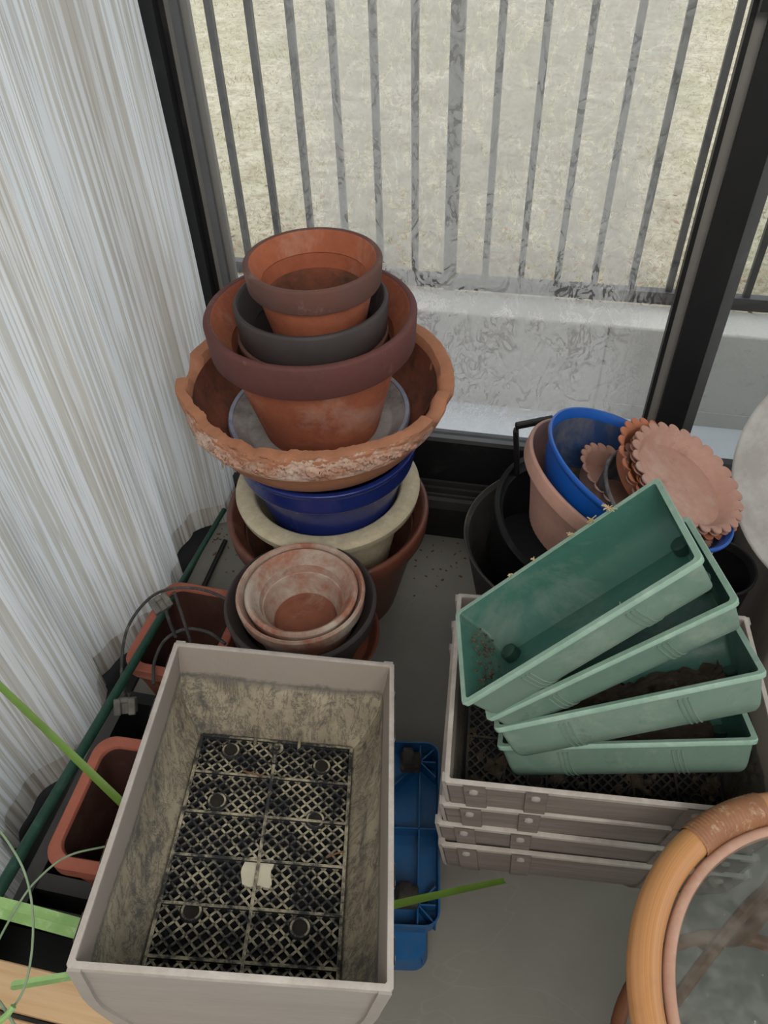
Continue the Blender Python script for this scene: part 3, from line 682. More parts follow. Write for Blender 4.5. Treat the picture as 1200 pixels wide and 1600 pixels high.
# ------------------------------------------------------------------ right hand cluster
c = at_z(886, 836, .30); Rk = 161 * depth(c) / F_PX
o = pot('black_pot', (c.x, c.y, 0), Rk, .30, Rk * .72, m_greypl, t=.004, rim_r=.002, band=.012, band_m=m_greypl, band_out=.003, n=128)
tag(o, 'large thin walled dark grey nursery pot left of the other tilted pots', 'pot')
n2 = Vector((.3144, -.1825, .9316)); c2 = Vector((.111, 1.0949, .3265))
o = pot('black_pot', (0, 0, 0), .150, .17, .105, m_blackpl, t=.006, band=.022, band_m=m_blackpl, band_out=.010, rim_r=.008, mat=pose(c2, n2) @ Matrix.Translation((0, 0, -.17)))
tag(o, 'black pot with a thick rolled rim tipped inside the dark grey pot', 'pot')
a0 = at_y(812, 712, 1.16); a1 = at_y(806, 670, 1.17); a2 = at_y(865, 654, 1.20)
hb = MB(); hb.bar(a0 - Vector((0, 0, .05)), a1, .010, .016, (0, 1, .3)); hb.bar(a1 + (a0 - a1).normalized() * -.006, a2, .012, .012, (0, 0, 1))
iv = o.matrix_world.inverted(); hb.V = [tuple(iv @ Vector(v)) for v in hb.V]
hd = hb.build('handle', m_blackpl, o); bv = hd.modifiers.new('b', 'BEVEL'); bv.width = .003; bv.segments = 2

# tilted blue bowl in a faded pot, tilted to the right and resting in the big pot
nb_ = Vector((.3913, .1633, .9057)).normalized(); cb = Vector((.2300, 1.0422, .5038))
def tilted(name, c, n, prof, m, label, cat, nseg=96, group=None, mod=None, roll=0):
    mt = pose(c, n) @ Matrix.Rotation(roll, 4, 'Z'); o = lathe(name, prof, m, None, mt, nseg, mod); tag(o, label, cat, group); return o
S = .86                       # same view, a little nearer
def near(v, s=S): return Vector(CAM) + (Vector(v) - Vector(CAM)) * s
cbn = near(cb, .93) + Vector((-.016, 0, 0)); Rb = .193 * .87
hB = .105
prof = [(0, -hB), (Rb * .72, -hB), (Rb * .90, -hB * .4), (Rb * .955, -.012), (Rb, -.006), (Rb, 0), (Rb * .975, .001), (Rb * .93, -.012), (Rb * .88, -hB * .4), (Rb * .70, -hB + .005), (0, -hB + .005)]
blue = tilted('plastic_bowl', cbn, nb_, fillet(prof, .003, 2), m_bluepl, 'bright blue plastic bowl tilted sideways, cradling the scalloped saucers', 'bowl')
lathe('inner_wall', [(Rb * .925, -.014), (Rb * .875, -hB * .4), (Rb * .695, -hB + .008), (0, -hB + .008)], m_bluein, blue)
lathe('caked_dirt', [(Rb * .70, -hB + .010), (Rb * .5, -hB + .013), (0, -hB + .012)], m_dirt, blue, mod=lambda a, r, z: (r * (1 + .05 * nz(a, 3)), z + .002 * nz(a, 5, r * 90)))
cpk = cbn - nb_ * .028 + Vector((-.012, .006, -.004)); Rp = Rb * 1.03; hP = .13
prof = [(0, -hP), (Rp * .58, -hP), (Rp * .78, -hP * .5), (Rp * .90, -.034), (Rp * .985, -.026), (Rp, -.003), (Rp * .99, 0), (Rp * .965, 0), (Rp * .88, -.034), (Rp * .76, -hP * .5), (Rp * .56, -hP + .005), (0, -hP + .005)]
pk = tilted('plastic_pot', cpk, nb_, fillet(prof, .003, 2), m_pinkpl, 'faded pinkish plastic pot wrapped around the tilted blue bowl', 'pot', 192, None, lambda a, r_, z_: (r_ * (1 + (.006 * math.sin(a * 64) if z_ < -.075 else 0)), z_))
# ribbed foot of the pot seen below the rim
pr = MB()
# scalloped saucers
def scallop(name, c, n, R, m, label, nl=26, depth_=.022, inner=None, roll=0.0):
    mt = pose(c, n) @ Matrix.Rotation(roll, 4, 'Z'); ns = nl * 8; V = []; Fc = []
    prof = [(0, -depth_, 0), (R * .74, -depth_, 0), (R * .77, -depth_ * .8, 0), (R * .835, -.004, 0), (R * .86, -.002, .0), (R * .93, .001, .5), (R, .003, 1.)]
    th_ = .0022; k2 = len(prof)
    for side in (0, 1):
        for (r, z, f) in (prof if side == 0 else prof[::-1]):
            for j in range(ns):
                a = 2 * PI * j / ns; lob = abs(math.sin(a * nl / 2)) ** .55
                rr = r * (1 - f * .11 * (1 - lob)) if r else 0
                V.append((rr * math.cos(a), rr * math.sin(a), z - (0 if side == 0 else th_)))
    K = 2 * k2
    for i in range(K):
        i2 = (i + 1) % K
        for j in range(ns): Fc.append((i * ns + j, i * ns + (j + 1) % ns, i2 * ns + (j + 1) % ns, i2 * ns + j))
    o = mesh(name, V, Fc, m, None, mt, 40); tag(o, label, 'saucer', 'scalloped plastic saucers'); return o
nsv = Vector((.4476, -.0599, .8922)).normalized(); cs0 = Vector((.2709, .9851, .5567)); Rsc = .1085
top = scallop('scalloped_saucer', cs0, nsv, Rsc, m_pinkpl, 'topmost pink scalloped saucer with dirt specks, lying open to the right')
for i, (dz, dx, m_, lb) in enumerate(((.012, (.004, .003), m_pinkpl, 'second pink scalloped saucer, directly beneath the topmost one'), (.022, (.010, .004), m_orangepl, 'third scalloped saucer, peeping out right of the top two'), (.032, (.004, -.004), m_pinkpl, 'lowest of the pink scalloped saucers in the right hand pile'))):
    scallop('scalloped_saucer', cs0 - nsv * dz + Vector((dx[0], dx[1], 0)), (nsv + Vector((.02 * i, .02, 0))).normalized(), Rsc * (1 + .01 * i), m_, lb, roll=.13 * i)
def shifted(dx, dy, back): 
    q = at_y(1075 + dx, 750 + dy, 1.0); r = Vector(ray(1075 + dx, 750 + dy)); base = Vector(CAM) + r * (depth(cs0) + back); return base
scallop('scalloped_saucer', shifted(-32, -10, .02), (nsv + Vector((.15, .0, 0))).normalized(), Rsc * 1.0, m_orangepl, 'orange scalloped saucer leaning left behind the topmost pile', roll=.3, depth_=.03)
qd = shifted(-58, 32, .03); Rg = .098
prof = [(0, -.06), (Rg * .75, -.06), (Rg * .95, -.008), (Rg, -.004), (Rg * .99, .002), (Rg * .94, .001), (Rg * .90, -.008), (Rg * .72, -.055), (0, -.055)]
gd = tilted('plastic_pot', qd, (nsv + Vector((.12, 0, 0))).normalized(), fillet(prof, .002, 2), m_slate, 'small slate blue pot with a dusty grey rim between the saucers', 'pot')
scallop('scalloped_saucer', shifted(-100, 4, .045), (nb_ + Vector((.1, -.05, 0))).normalized(), Rsc * .82, m_pinkpl, 'leftmost pink scalloped saucer inside the blue bowl, holding dry soil', nl=24, depth_=.03, roll=.2)

# pot standing below the saucers at the right
c = at_z(1112, 905, .25)
o = pot('black_pot', (c.x + .005, c.y + .02, 0), .075, .27, .06, m_blackpl, t=.004, band=.02, band_m=m_blackpl, band_out=.003)
tag(o, 'slim black pot standing in the shadow below the pink saucers', 'pot')

# taupe storage box and frosted tub
bx = empty('storage_box', (.665, 1.15, 0)); tag(bx, 'tall taupe storage box beside the stacked pots at right edge', 'box')
shell('body', [(.165, .22, .02, 0), (.17, .225, .02, .36)], [(.166, .221, .018, .36), (.16, .215, .018, .004)], m_taupe, bx)
shell('lid', [(.173, .228, .022, .345), (.175, .230, .022, .375)], [(.155, .21, .02, .375), (.15, .205, .02, .368)], m_taupe, bx)
cf = at_y(1338, 762, 1.0); nf = Vector((-.62, -.62, .30)).normalized()
Rf = .205
prof = [(0, -.10), (Rf * .70, -.10), (Rf * .86, -.07), (Rf * .95, -.02), (Rf, -.012), (Rf, 0), (Rf * .97, .003), (Rf * .93, -.004), (Rf * .91, -.02), (Rf * .82, -.066), (Rf * .68, -.092), (0, -.092)]
fz = tilted('frosted_bowl', cf, nf, fillet(prof, .006, 3), m_frost, 'big frosted translucent plastic bowl leaning upright on the taupe box', 'bowl')

# ------------------------------------------------------------------ half barrel boxes
BW, BL, BD = .31, .434, .180
def box_b(d, W=BW):          # half width against depth
    u = d / BD
    if u < .30: return W / 2 - .004 * u / .30
    t = (u - .30) / .70; return W / 2 - .004 - (W / 2 - .004 - .112) * (1 - math.cos(t * PI / 2)) ** 1.0
def box_a(d): return BL / 2 - .020 * d / BD
def barrel_box(mat, label, dirty=False, full=True, group=None):
    root = empty('planter_box', mat=mat); tag(root, label, 'planter', group)
    ds = [0, .01, .03, .05, .065, .08, .095, .11, .125, .14, .153, .164, .173, BD]; t = .0045
    outer = [(box_a(d), box_b(d), .002, -d) for d in ds[::-1]]
    inner = [(box_a(d) - t, box_b(d) - t, .002, -d) for d in ds[1:-1]] 
    dwell = BD - .006
    inner += [(box_a(dwell) - t, box_b(dwell) - t, .002, -dwell)]
    body = shell('body', outer[:-1] + [(box_a(.004), box_b(0), .003, -.004), (box_a(0), box_b(0), .003, -.001), (box_a(0) - .0008, box_b(0) - .0008, .003, 0)], [(box_a(0) - t + .0008, box_b(0) - t + .0008, .002, 0), (box_a(0) - t, box_b(0) - t, .002, -.002)], m_box, root, nc=1, smooth=40, cap=False)
    V = []
    shell('rim', [(box_a(0) + .0016, box_b(0) + .0016, .003, -.006), (box_a(0) + .0018, box_b(0) + .0018, .003, 0.0004), (box_a(0) + .001, box_b(0) + .001, .003, .0012)], [(box_a(0) - t - .0002, box_b(0) - t - .0002, .002, .0012), (box_a(0) - t - .0006, box_b(0) - t - .0006, .002, -.0015)], m_boxrim, root, nc=1, smooth=40, cap=False)
    lin = [(box_a(d) - t, box_b(d) - t, .002, -d) for d in [.0015] + ds[1:-1]] + [(box_a(dwell) - t, box_b(dwell) - t, .002, -dwell)]
    L = shell('lining', lin, [], m_boxin_d if dirty else m_boxin, root, nc=1, smooth=40, cap=False)
    # base (with the well under the grid)
    MB().box(-box_a(BD), box_a(BD), -box_b(BD), box_b(BD), -BD - .001, -BD + .004).build('base', m_well, root, smooth=None)
    # end boards and their U shaped edge bands
    for sx_ in (-1, 1):
        V = []; Fc = []; path = [(sgn * 1, d) for sgn in (-1,) for d in ds] 
        line = [(-box_b(d), d) for d in ds] + [(box_b(d), d) for d in ds[::-1]]
        e = .0045; n_ = len(line)
        for (yy, d) in line:
            ln_ = math.hypot(yy, (d - .03)) + 1e-9
            iy, iz = yy * (1 - .013 / BW * 2), max(0, d) * 1.0 - (.011 if d > .10 else 0) * min(1, (d - .10) / .05)
            x0 = sx_ * (box_a(d) + .0002)
            V += [(x0, yy, -d), (x0 + sx_ * e, yy, -d), (x0 + sx_ * e, iy, -iz), (x0 - sx_ * .001, iy, -iz)]
        for i in range(n_ - 1):
            for j in range(4): Fc.append((i * 4 + j, i * 4 + (j + 1) % 4, (i + 1) * 4 + (j + 1) % 4, (i + 1) * 4 + j))
        Fc += [(0, 1, 2, 3), tuple((n_ - 1) * 4 + j for j in (3, 2, 1, 0))]
        mesh('edge_band', V, Fc, m_boxend, root, smooth=40)
        # plain end panel
        ln2 = [(yy * .985, d) for yy, d in line if d > .003]; V = []
        for (yy, d) in ln2: V.append((sx_ * (box_a(d) + .0008), yy, -d))
        mesh('end_panel', V, [tuple(range(len(V)))], m_boxend, root, smooth=None)
    # straps with rivets on both long sides
    for sy in (-1, 1):
        for xs_ in (-.180, -.100, .100, .180):
            V = []; Fc = []; w_ = .015; e = .003
            for d in ds:
                b_ = box_b(d) * sy; kx = box_a(d) / box_a(0)
                for xx, ee in ((xs_ - w_, 0), (xs_ - w_ + .001, e), (xs_ + w_ - .001, e), (xs_ + w_, 0)): V.append((xx * kx, b_ + sy * (ee + .0002), -d - (ee if d == BD else 0)))
            for i in range(len(ds) - 1):
                for j in range(3): Fc.append((i * 4 + j, i * 4 + j + 1, (i + 1) * 4 + j + 1, (i + 1) * 4 + j))
            st = mesh('strap', V, Fc, m_box, root, smooth=30)
            lathe('rivet', [(.0065, -.001), (.006, .0018), (.003, .003), (0, .0033)], m_boxend, st, Matrix.Translation((xs_, sy * (BW / 2 + .0025), -.017)) @ Matrix.Rotation(-sy * PI / 2, 4, 'X'), 14)
    # drainage grid
    ga, gb, gz = box_a(BD) - .010, .112, -BD + .018
    g = MB(); pitch = .0112; lim = ga + gb; q = -lim
    while q < lim:
        for sg in (1, -1):
            # line y = sg*x + q clipped to rectangle
            pts_ = []
            x0_, x1_ = -ga, ga
            lo, hi = sorted(((-gb - q) / sg, (gb - q) / sg)); lo = max(lo, x0_); hi = min(hi, x1_)
            if hi - lo > .003: g.bar((lo, sg * lo + q, gz), (hi, sg * hi + q, gz), .0030, .006)
        q += pitch * math.sqrt(2)
    g.build('grid_lattice', m_grid_d if dirty else m_grid, root, smooth=None, fix=False)
    f = MB(); rows = [ga - i * .0635 for i in range(1, 7)]
    for yy in (-gb, gb): f.box(-ga, ga, yy - .0022, yy + .0022, gz - .006, gz + .006)
    f.box(-ga, ga, -.0022, .0022, gz - .006, gz + .006)
    for xx in [-ga, ga] + [r for r in rows if r > -ga + .01]: f.box(xx - .002, xx + .002, -gb, gb, gz - .006, gz + .0062)
    f.build('grid_frame', m_grid_d if dirty else m_grid, root, smooth=None, fix=False)
    for hx, hy in ((ga - .022, .066), (ga - .036, -.070), (ga - .108, .070), (ga - .124, -.068), (ga - .262, .072), (ga - .272, -.062)):
        lathe('collar', [(.0095, -.010), (.0098, .0055), (.0125, .0058), (.0145, .003), (.0135, -.010)], m_grid_d if dirty else m_grid, root, Matrix.Translation((hx, hy, gz)), 20, closed=True)
        lathe('drain_hole', [(.0098, .0042), (.0090, .0036), (0, .0036)], m_hole, root, Matrix.Translation((hx, hy, gz)), 16)  # solid near-black disc, the shade inside the hole put into its colour
    if not dirty:
        pl = MB(); rr = []
        for i in range(26):
            a = 2 * PI * i / 26; rr.append((max(-.019, min(.019, .026 * math.cos(a))) * (1 + .08 * math.sin(7 * a)) + ga - .205, max(-.019, min(.019, .026 * math.sin(a))) * (1 + .1 * math.sin(5 * a))))
        pl.add([(x, y, gz + .0034) for x, y in rr] + [(x, y, gz - .002) for x, y in rr], [tuple(range(26))] + [(i, (i + 1) % 26, 26 + (i + 1) % 26, 26 + i) for i in range(26)])
        pp = pl.build('center_boss', m_white, root, smooth=None); pp['label'] = 'pale chalky square patch in the middle of the grid'
        for yy in (-.033, .033): MB().tube([(ga - .004, yy, gz - .004), (ga - .001, yy, gz + .034)], .0024, 8).build('peg', m_boxin, root)
        lathe('drain_plug', [(0, .010), (.005, .010), (.006, .006), (.0105, .006), (.0115, .002), (.0115, -.006)], m_grid, root, Matrix.Translation((ga - .012, 0, gz)), 20)
        lathe('drain_plug', [(0, .008), (.004, .008), (.006, .005), (.0065, -.006)], m_grid, root, Matrix.Translation((ga - .036, 0, gz)), 16)
    return root

def rodr(w):
    w = Vector(w); return Matrix.Rotation(w.length, 4, w.normalized())
left_m = Matrix.Translation(Vector(CAM) + Vector((-.2766, .418, -.971)) * .9) @ rodr((-.0502, .2664, 1.7423))
barrel_box(left_m, 'single grey faux wood planter box tilted in the foreground, clean drainage grid')
# the stack of four
z_top = .45; c0 = at_z(696, 1221, z_top); yaw = math.radians(4.5)
cc = Matrix.Rotation(yaw, 4, 'Z') @ Vector((BL / 2, BW / 2, 0)); cen = Vector((c0.x, c0.y, 0)) + cc
labs = ['topmost grey faux wood planter box of the stack of four, green planters inside', 'second grey faux wood planter box from the top of the stack', 'third grey faux wood planter box down in the stack', 'bottom grey faux wood planter box of the stack, nearest the floor']
rz = [z_top, z_top - .0715, z_top - .137, z_top - .196]
jit = [(0, 0, 0), (-.003, .003, .4), (-.006, .001, -.3), (-.001, -.002, .3)]
st0 = barrel_box(Matrix.Translation((cen.x, cen.y, rz[0])) @ Matrix.Rotation(yaw, 4, 'Z'), labs[0], dirty=True, group='stacked grey planter boxes')
for i in (1, 2, 3):
    c = copy_tree(st0, None, labs[i]); c.matrix_world = Matrix.Translation((cen.x + jit[i][0], cen.y + jit[i][1], rz[i])) @ Matrix.Rotation(yaw + math.radians(jit[i][2]), 4, 'Z')
# a pair of short battens under the lowest box
for yy in (-.03, .05):
    zb = rz[3] - BD - .001
    o = MB().box(-.15, .15, -.02, .02, 0, zb).build('wooden_batten', m_pine, None, Matrix.Translation((cen.x, cen.y + yy, 0)) @ Matrix.Rotation(yaw, 4, 'Z'), smooth=None); tag(o, 'nearer wooden batten under the lowest grey planter box' if yy < 0 else 'farther wooden batten under the lowest grey planter box', 'batten', 'battens under the box stack')
# soil in the top box
def mound(name, a, b, mat, z, m, label, amp=.006, nxx=50, nyy=34, kind='stuff', seed=1, hole=.0):
    r_ = np.random.default_rng(seed); V = []; keep = []
    ph = r_.random(12) * 6
    for j in range(nyy):
        for i in range(nxx):
            x = -a + 2 * a * i / (nxx - 1); y = -b + 2 * b * j / (nyy - 1)
            h = amp * (math.sin(x * 60 + ph[0]) * math.sin(y * 70 + ph[1]) + .6 * math.sin(x * 140 + ph[2] + y * 30) * math.sin(y * 150 + ph[3])) + amp * .7 * r_.standard_normal() * .6
            V.append((x + .002 * r_.standard_normal(), y + .002 * r_.standard_normal(), z + h)); keep.append(h)
    Fc = []
    for j in range(nyy - 1):
        for i in range(nxx - 1):
            ids = (j * nxx + i, j * nxx + i + 1, (j + 1) * nxx + i + 1, (j + 1) * nxx + i)
            if hole and sum(keep[q] for q in ids) / 4 < hole * amp: continue
            Fc.append(ids)
    o = mesh(name, V, Fc, m, None, mat, 60, fix=False); tag(o, label, 'soil', kind=kind); return o
tm = Matrix.Translation((cen.x, cen.y, rz[0])) @ Matrix.Rotation(yaw, 4, 'Z')
mound('dry_soil', .185, .105, tm, -BD + .018, m_dirt, 'crumbly dry soil clinging to the grid of the topmost stacked box', .007, 70, 44, seed=3, hole=.35)

# ------------------------------------------------------------------ green troughs
SG = .9 * .913; GL, GW, GD = .40 * SG, .215 * SG, .075
def green(mat, label, soil=False):
    root = empty('green_planter', mat=mat); tag(root, label, 'planter', 'fanned green planters')
    a, b = GL / 2, GW / 2; t = .0028
    ds = [0, .014, .027, .038, .048, .056, .063, .068, .073, GD]
    def gb(d): u = d / GD; return b - .004 - .010 * u - (.030 * ((u - .5) / .5) ** 2 if u > .5 else 0)
    def ga(d): return a - .004 - .014 * (d / GD) - (.006 * ((d / GD - .8) / .2) ** 2 if d > .8 * GD else 0)
    outer = [(ga(d), gb(d), .006, -d) for d in ds[::-1]]
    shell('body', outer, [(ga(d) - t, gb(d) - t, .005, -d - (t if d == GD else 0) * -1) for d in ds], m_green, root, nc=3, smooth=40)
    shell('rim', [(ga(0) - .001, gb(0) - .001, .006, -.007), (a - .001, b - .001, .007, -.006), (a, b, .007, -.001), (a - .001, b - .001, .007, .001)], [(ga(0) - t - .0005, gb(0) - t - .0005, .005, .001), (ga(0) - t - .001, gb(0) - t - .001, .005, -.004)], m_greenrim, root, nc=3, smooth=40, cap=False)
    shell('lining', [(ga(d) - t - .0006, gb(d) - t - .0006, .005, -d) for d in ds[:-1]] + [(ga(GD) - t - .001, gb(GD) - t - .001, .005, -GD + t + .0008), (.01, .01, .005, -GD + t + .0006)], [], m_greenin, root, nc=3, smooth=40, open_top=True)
    for sx_ in (-.38, .42):
        for yy in (.18, -.18):
            lathe('foot_socket', [(.0125, 0), (.0115, .012), (.009, .014), (0, .014)], m_greendark, root, Matrix.Translation((sx_ * GL, yy * GW, -GD + .004)), 14)
    # bamboo style tie marks on the long sides
    for sy in (-1, 1):
        for x0 in (-.24 * GL, .20 * GL):
            for q in (-.006, 0, .006):
                V = []
                for d in ds[1:]: V.append((x0 + q + (.010 + .0) * (d / GD) * (1 if x0 > 0 else 1) - .0015 * math.sin(d * 60), sy * (gb(d) + .0006), -d))
                MB().tube(V, .0011, 5).build('moulded_tie', m_green, root)
    return root
def gpose(v, c, s): return Matrix.Translation(Vector(CAM) + (Vector(c) - Vector(CAM)) * s) @ rodr(v)
GP = [((-.1571, -.742, .2504), (.0883, .7597, .5022)), ((-.1534, -.6164, .2565), (.1392, .7693, .4386)), ((-.4529, -.4008, .1175), (.1957, .7492, .3448)), ((-.4743, -.2371, .041), (.2208, .7533, .2193))]
gl_ = ['topmost green plastic planter, steeply tilted and showing its whole dusty inside', 'second green plastic planter of the fan, nested under the topmost', 'third green plastic planter of the fan, dark soil inside', 'lowest green plastic planter of the fan, lying in the grey box']
g0 = green(gpose(*GP[0], SG), gl_[0])
gs = [g0]
for i in (1, 2, 3):
    c = copy_tree(g0, None, gl_[i]); c.matrix_world = gpose(*GP[i], SG); gs.append(c)
mound('potting_soil', GL / 2 - .035, GW / 2 - .035, gpose(*GP[2], SG), -.055, m_soil, 'dark crumbly potting soil in the third green planter', .004, 40, 20, seed=5)
mound('potting_soil', GL / 2 - .035, GW / 2 - .035, gpose(*GP[3], SG), -.060, m_soil, 'thin dark soil in the lowest green planter', .003, 40, 20, seed=6)
# straw wisps on the top trough edge
for i, (t, s) in enumerate(((.30, .004), (.42, .006), (.60, .006), (.70, .010), (.78, .012))):
    w_ = MB(); mtx = gpose(*GP[0], SG); base = mtx @ Vector((-GL / 2 + GL * t, GW / 2 - .002, .003))
    for j in range(5 + i):
        d_ = Vector((random.uniform(-1, 1), random.uniform(-1, .6), random.uniform(0, .7))).normalized() * s * random.uniform(.5, 1)
        w_.tube([base + d_ * -.5, base + d_ * .2 + Vector((0, 0, .002)), base + d_], .0007, 4)
    o = w_.build('straw_wisp', m_straw); tag(o, ['lowest tiny straw wisp on the upper left edge of the topmost green planter','second straw wisp up the edge of the topmost green planter','third, middle straw wisp on the edge of the topmost green planter','fourth straw wisp up the topmost green edge, below the blue bowl','highest and bushiest straw wisp on the topmost green edge'][i], 'straw', 'straw wisps on the green rim')
mtx = gpose(*GP[0], SG)
def inG(x, y, d): return mtx @ Vector((x * GL, y * GW, -d))
o = MB().tube(spline([inG(.03, -.33, .058), inG(.075, -.25, .062), inG(.12, -.12, .064), inG(.125, .03, .066)], 5), [.0006] + [.0011] * 14 + [.0006], 5).build('dry_grass_stem', m_straw); tag(o, 'curved dry grass stem lying inside the topmost green planter', 'stem')
# crumbs in the left corner of the top trough
o = MB()
for i in range(150):
    u = random.random(); q = inG(-.47 + .03 * random.random() + .04 * u * random.random(), random.uniform(-.42, .38), .012 + .05 * random.random()); s = random.uniform(.0008, .0022)
    o.tube([q, q + Vector((random.uniform(-1, 1), random.uniform(-1, 1), random.uniform(-1, 1))).normalized() * s * 1.6], s, 4)
o = o.build('soil_crumbs', m_dirt, fix=False); tag(o, 'soil crumbs stuck in the left end of the topmost green planter', 'soil', kind='stuff')

# ------------------------------------------------------------------ left side: troughs, trays, stake
def trough(mat, a, b, H, label, wall=.017, r=.035):
    root = empty('terracotta_trough', mat=mat); tag(root, label, 'planter')
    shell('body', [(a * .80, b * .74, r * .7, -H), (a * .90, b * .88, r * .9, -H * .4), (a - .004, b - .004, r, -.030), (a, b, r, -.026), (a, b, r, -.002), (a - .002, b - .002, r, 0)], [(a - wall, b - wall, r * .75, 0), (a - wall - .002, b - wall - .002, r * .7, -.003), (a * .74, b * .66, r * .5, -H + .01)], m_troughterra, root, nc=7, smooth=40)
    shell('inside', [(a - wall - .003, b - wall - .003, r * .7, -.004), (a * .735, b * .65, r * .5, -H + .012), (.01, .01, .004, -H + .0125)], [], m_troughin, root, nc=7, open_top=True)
    return root
pA = [at_z(258, 917, .20), at_z(372, 932, .20), at_z(193, 1035, .20)]
cA = (at_z(372, 932, .2) + at_z(190, 1040, .2)) / 2
yawA = math.radians(-2)
trough(Matrix.Translation((-.585, .790, .20)) @ Matrix.Rotation(yawA, 4, 'Z'), .090, .108, .17, 'terracotta coloured trough behind, crossed by the dark green stake')
trough(Matrix.Translation((-.505, .395, .33)) @ Matrix.Rotation(math.radians(2), 4, 'Z'), .072, .100, .16, 'terracotta coloured trough half hidden by the tilted grey box', wall=.016, r=.032)
# long black tray
bt = empty('black_tray', (-.50, .40, 0)); tag(bt, 'long black plastic tray with divided cells under the terracotta trough', 'tray')
shell('body', [(.15, .235, .02, 0), (.165, .25, .02, .17), (.17, .255, .02, .172)], [(.148, .233, .012, .172), (.142, .226, .012, .01)], m_blackpl, bt)
for yy in (-.085, .085): MB().box(-.148, .148, yy - .012, yy + .012, .01, .171).build('divider', m_greypl, bt)
for sx_ in (-1, 1): MB().box(sx_ * .170, sx_ * .146, -.25, .25, .1715, .1735).build('rim_flange', m_greypl, bt)
# dark glossy box nearer the camera
b2 = empty('black_box', (-.565, .215, .175)); tag(b2, 'glossy black plastic box beside the wooden slats at lower left', 'box')
shell('body', [(.10, .038, .01, 0), (.105, .042, .01, .10)], [(.100, .037, .008, .10), (.094, .03, .008, .01)], m_blackpl, b2)
# stake
sa = at_y(350, 797, 1.21); sb = at_z(-25, 1432, .36); sm = sa + (sb - sa) * .405
stk = empty('garden_stake', tuple(sa)); tag(stk, 'long dark green coated garden stake along the curtain hem', 'stake')
def rel(pts, o): return [Vector(p) - Vector(o.location) for p in pts]
MB().tube(rel([sa, sa.lerp(sb, .1), sa.lerp(sb, .39)], stk), .0062, 12).build('upper_rod', m_stake, stk)
MB().tube(rel([sa.lerp(sb, .39), sa.lerp(sb, .7), sb], stk), [.0080, .0086, .0088], 12).build('lower_rod', m_stake, stk)
MB().tube(rel([sa.lerp(sb, .385), sa.lerp(sb, .392), sa.lerp(sb, .40)], stk), [.0090, .0100, .0090], 12).build('joint_collar', m_stake, stk)
# second dark stake on the floor beneath it
o = MB().tube([at_z(352, 845, .01), at_z(300, 955, .01)], .006, 8).build('thin_rod', m_blackpl); tag(o, 'thin black rod on the floor behind the rear trough', 'rod')

# black wire hoops with clips
hz = .26
hoop = empty('wire_hoop', tuple(at_z(300, 980, hz))); tag(hoop, 'dusty black wire plant support with two square clips', 'wire')
def ws(pts, r, name='wire'):
    P_ = [at_z(x, y, z) for x, y, z in pts]; return MB().tube(rel(spline(P_, 8), hoop), r, 8).build(name, m_wiregrey, hoop)
ws([(200, 1100, .20), (190, 1050, .24), (198, 985, .26), (228, 940, .28), (262, 921, .30), (310, 920, .31), (355, 938, .31), (392, 975, .30), (425, 1018, .28)], .0028)
ws([(240, 1070, .21), (241, 1035, .22), (258, 1000, .23), (290, 983, .24), (325, 988, .24), (352, 1006, .24)], .0032)
ws([(258, 950, .30), (266, 975, .26), (275, 995, .23)], .0032); ws([(272, 925, .31), (284, 960, .27), (298, 1003, .22)], .0030)
def clip(px, py, z, rot):
    c_ = at_z(px, py, z) - Vector(hoop.location)
    m_ = Matrix.Translation(c_) @ rot
    q = MB(); q.box(-.016, .016, -.013, .013, -.012, .004, m_); q.box(-.018, -.006, -.014, .014, .004, .011, m_); q.box(.006, .018, -.014, .014, .004, .011, m_); q.box(-.007, .007, .006, .015, .004, .009, m_)
    o_ = q.build('clip', m_clip, hoop); bv_ = o_.modifiers.new('b', 'BEVEL'); bv_.width = .0022; bv_.segments = 2; return o_
clip(251, 944, .31, Matrix.Rotation(.9, 4, 'Z') @ Matrix.Rotation(.5, 4, 'X')); clip(197, 1103, .27, Matrix.Rotation(.25, 4, 'Z') @ Matrix.Rotation(.75, 4, 'X'))

# wooden slatted crate under the near end
cz = .38
cr_ = empty('slatted_crate', (-.40, .05, 0)); tag(cr_, 'light pine slatted crate under the near end of the grey box', 'crate')
yw = math.radians(3)
for i in range(5):
    y1_ = at_z(40, 1508, cz).y - .05 - i * .052
    o = MB().box(-.27, .17, y1_ - .046, y1_, cz - .014, cz).build('slat', m_pine, cr_, Matrix.Translation((0, 0, 0))); o.location = (0, 0, 0)
    o.modifiers.new('b', 'BEVEL').width = .002
for sx_ in (-.25, .15): MB().box(sx_ - .015, sx_ + .015, -.14, .10, cz - .05, cz - .0145).build('crossbar', m_pine, cr_, smooth=None)
for sx_ in (-.25, .15):
    for yy in (-.12, .08): MB().box(sx_ - .02, sx_ + .02, yy - .02, yy + .02, 0, cz - .05).build('leg', m_pine, cr_, smooth=None)

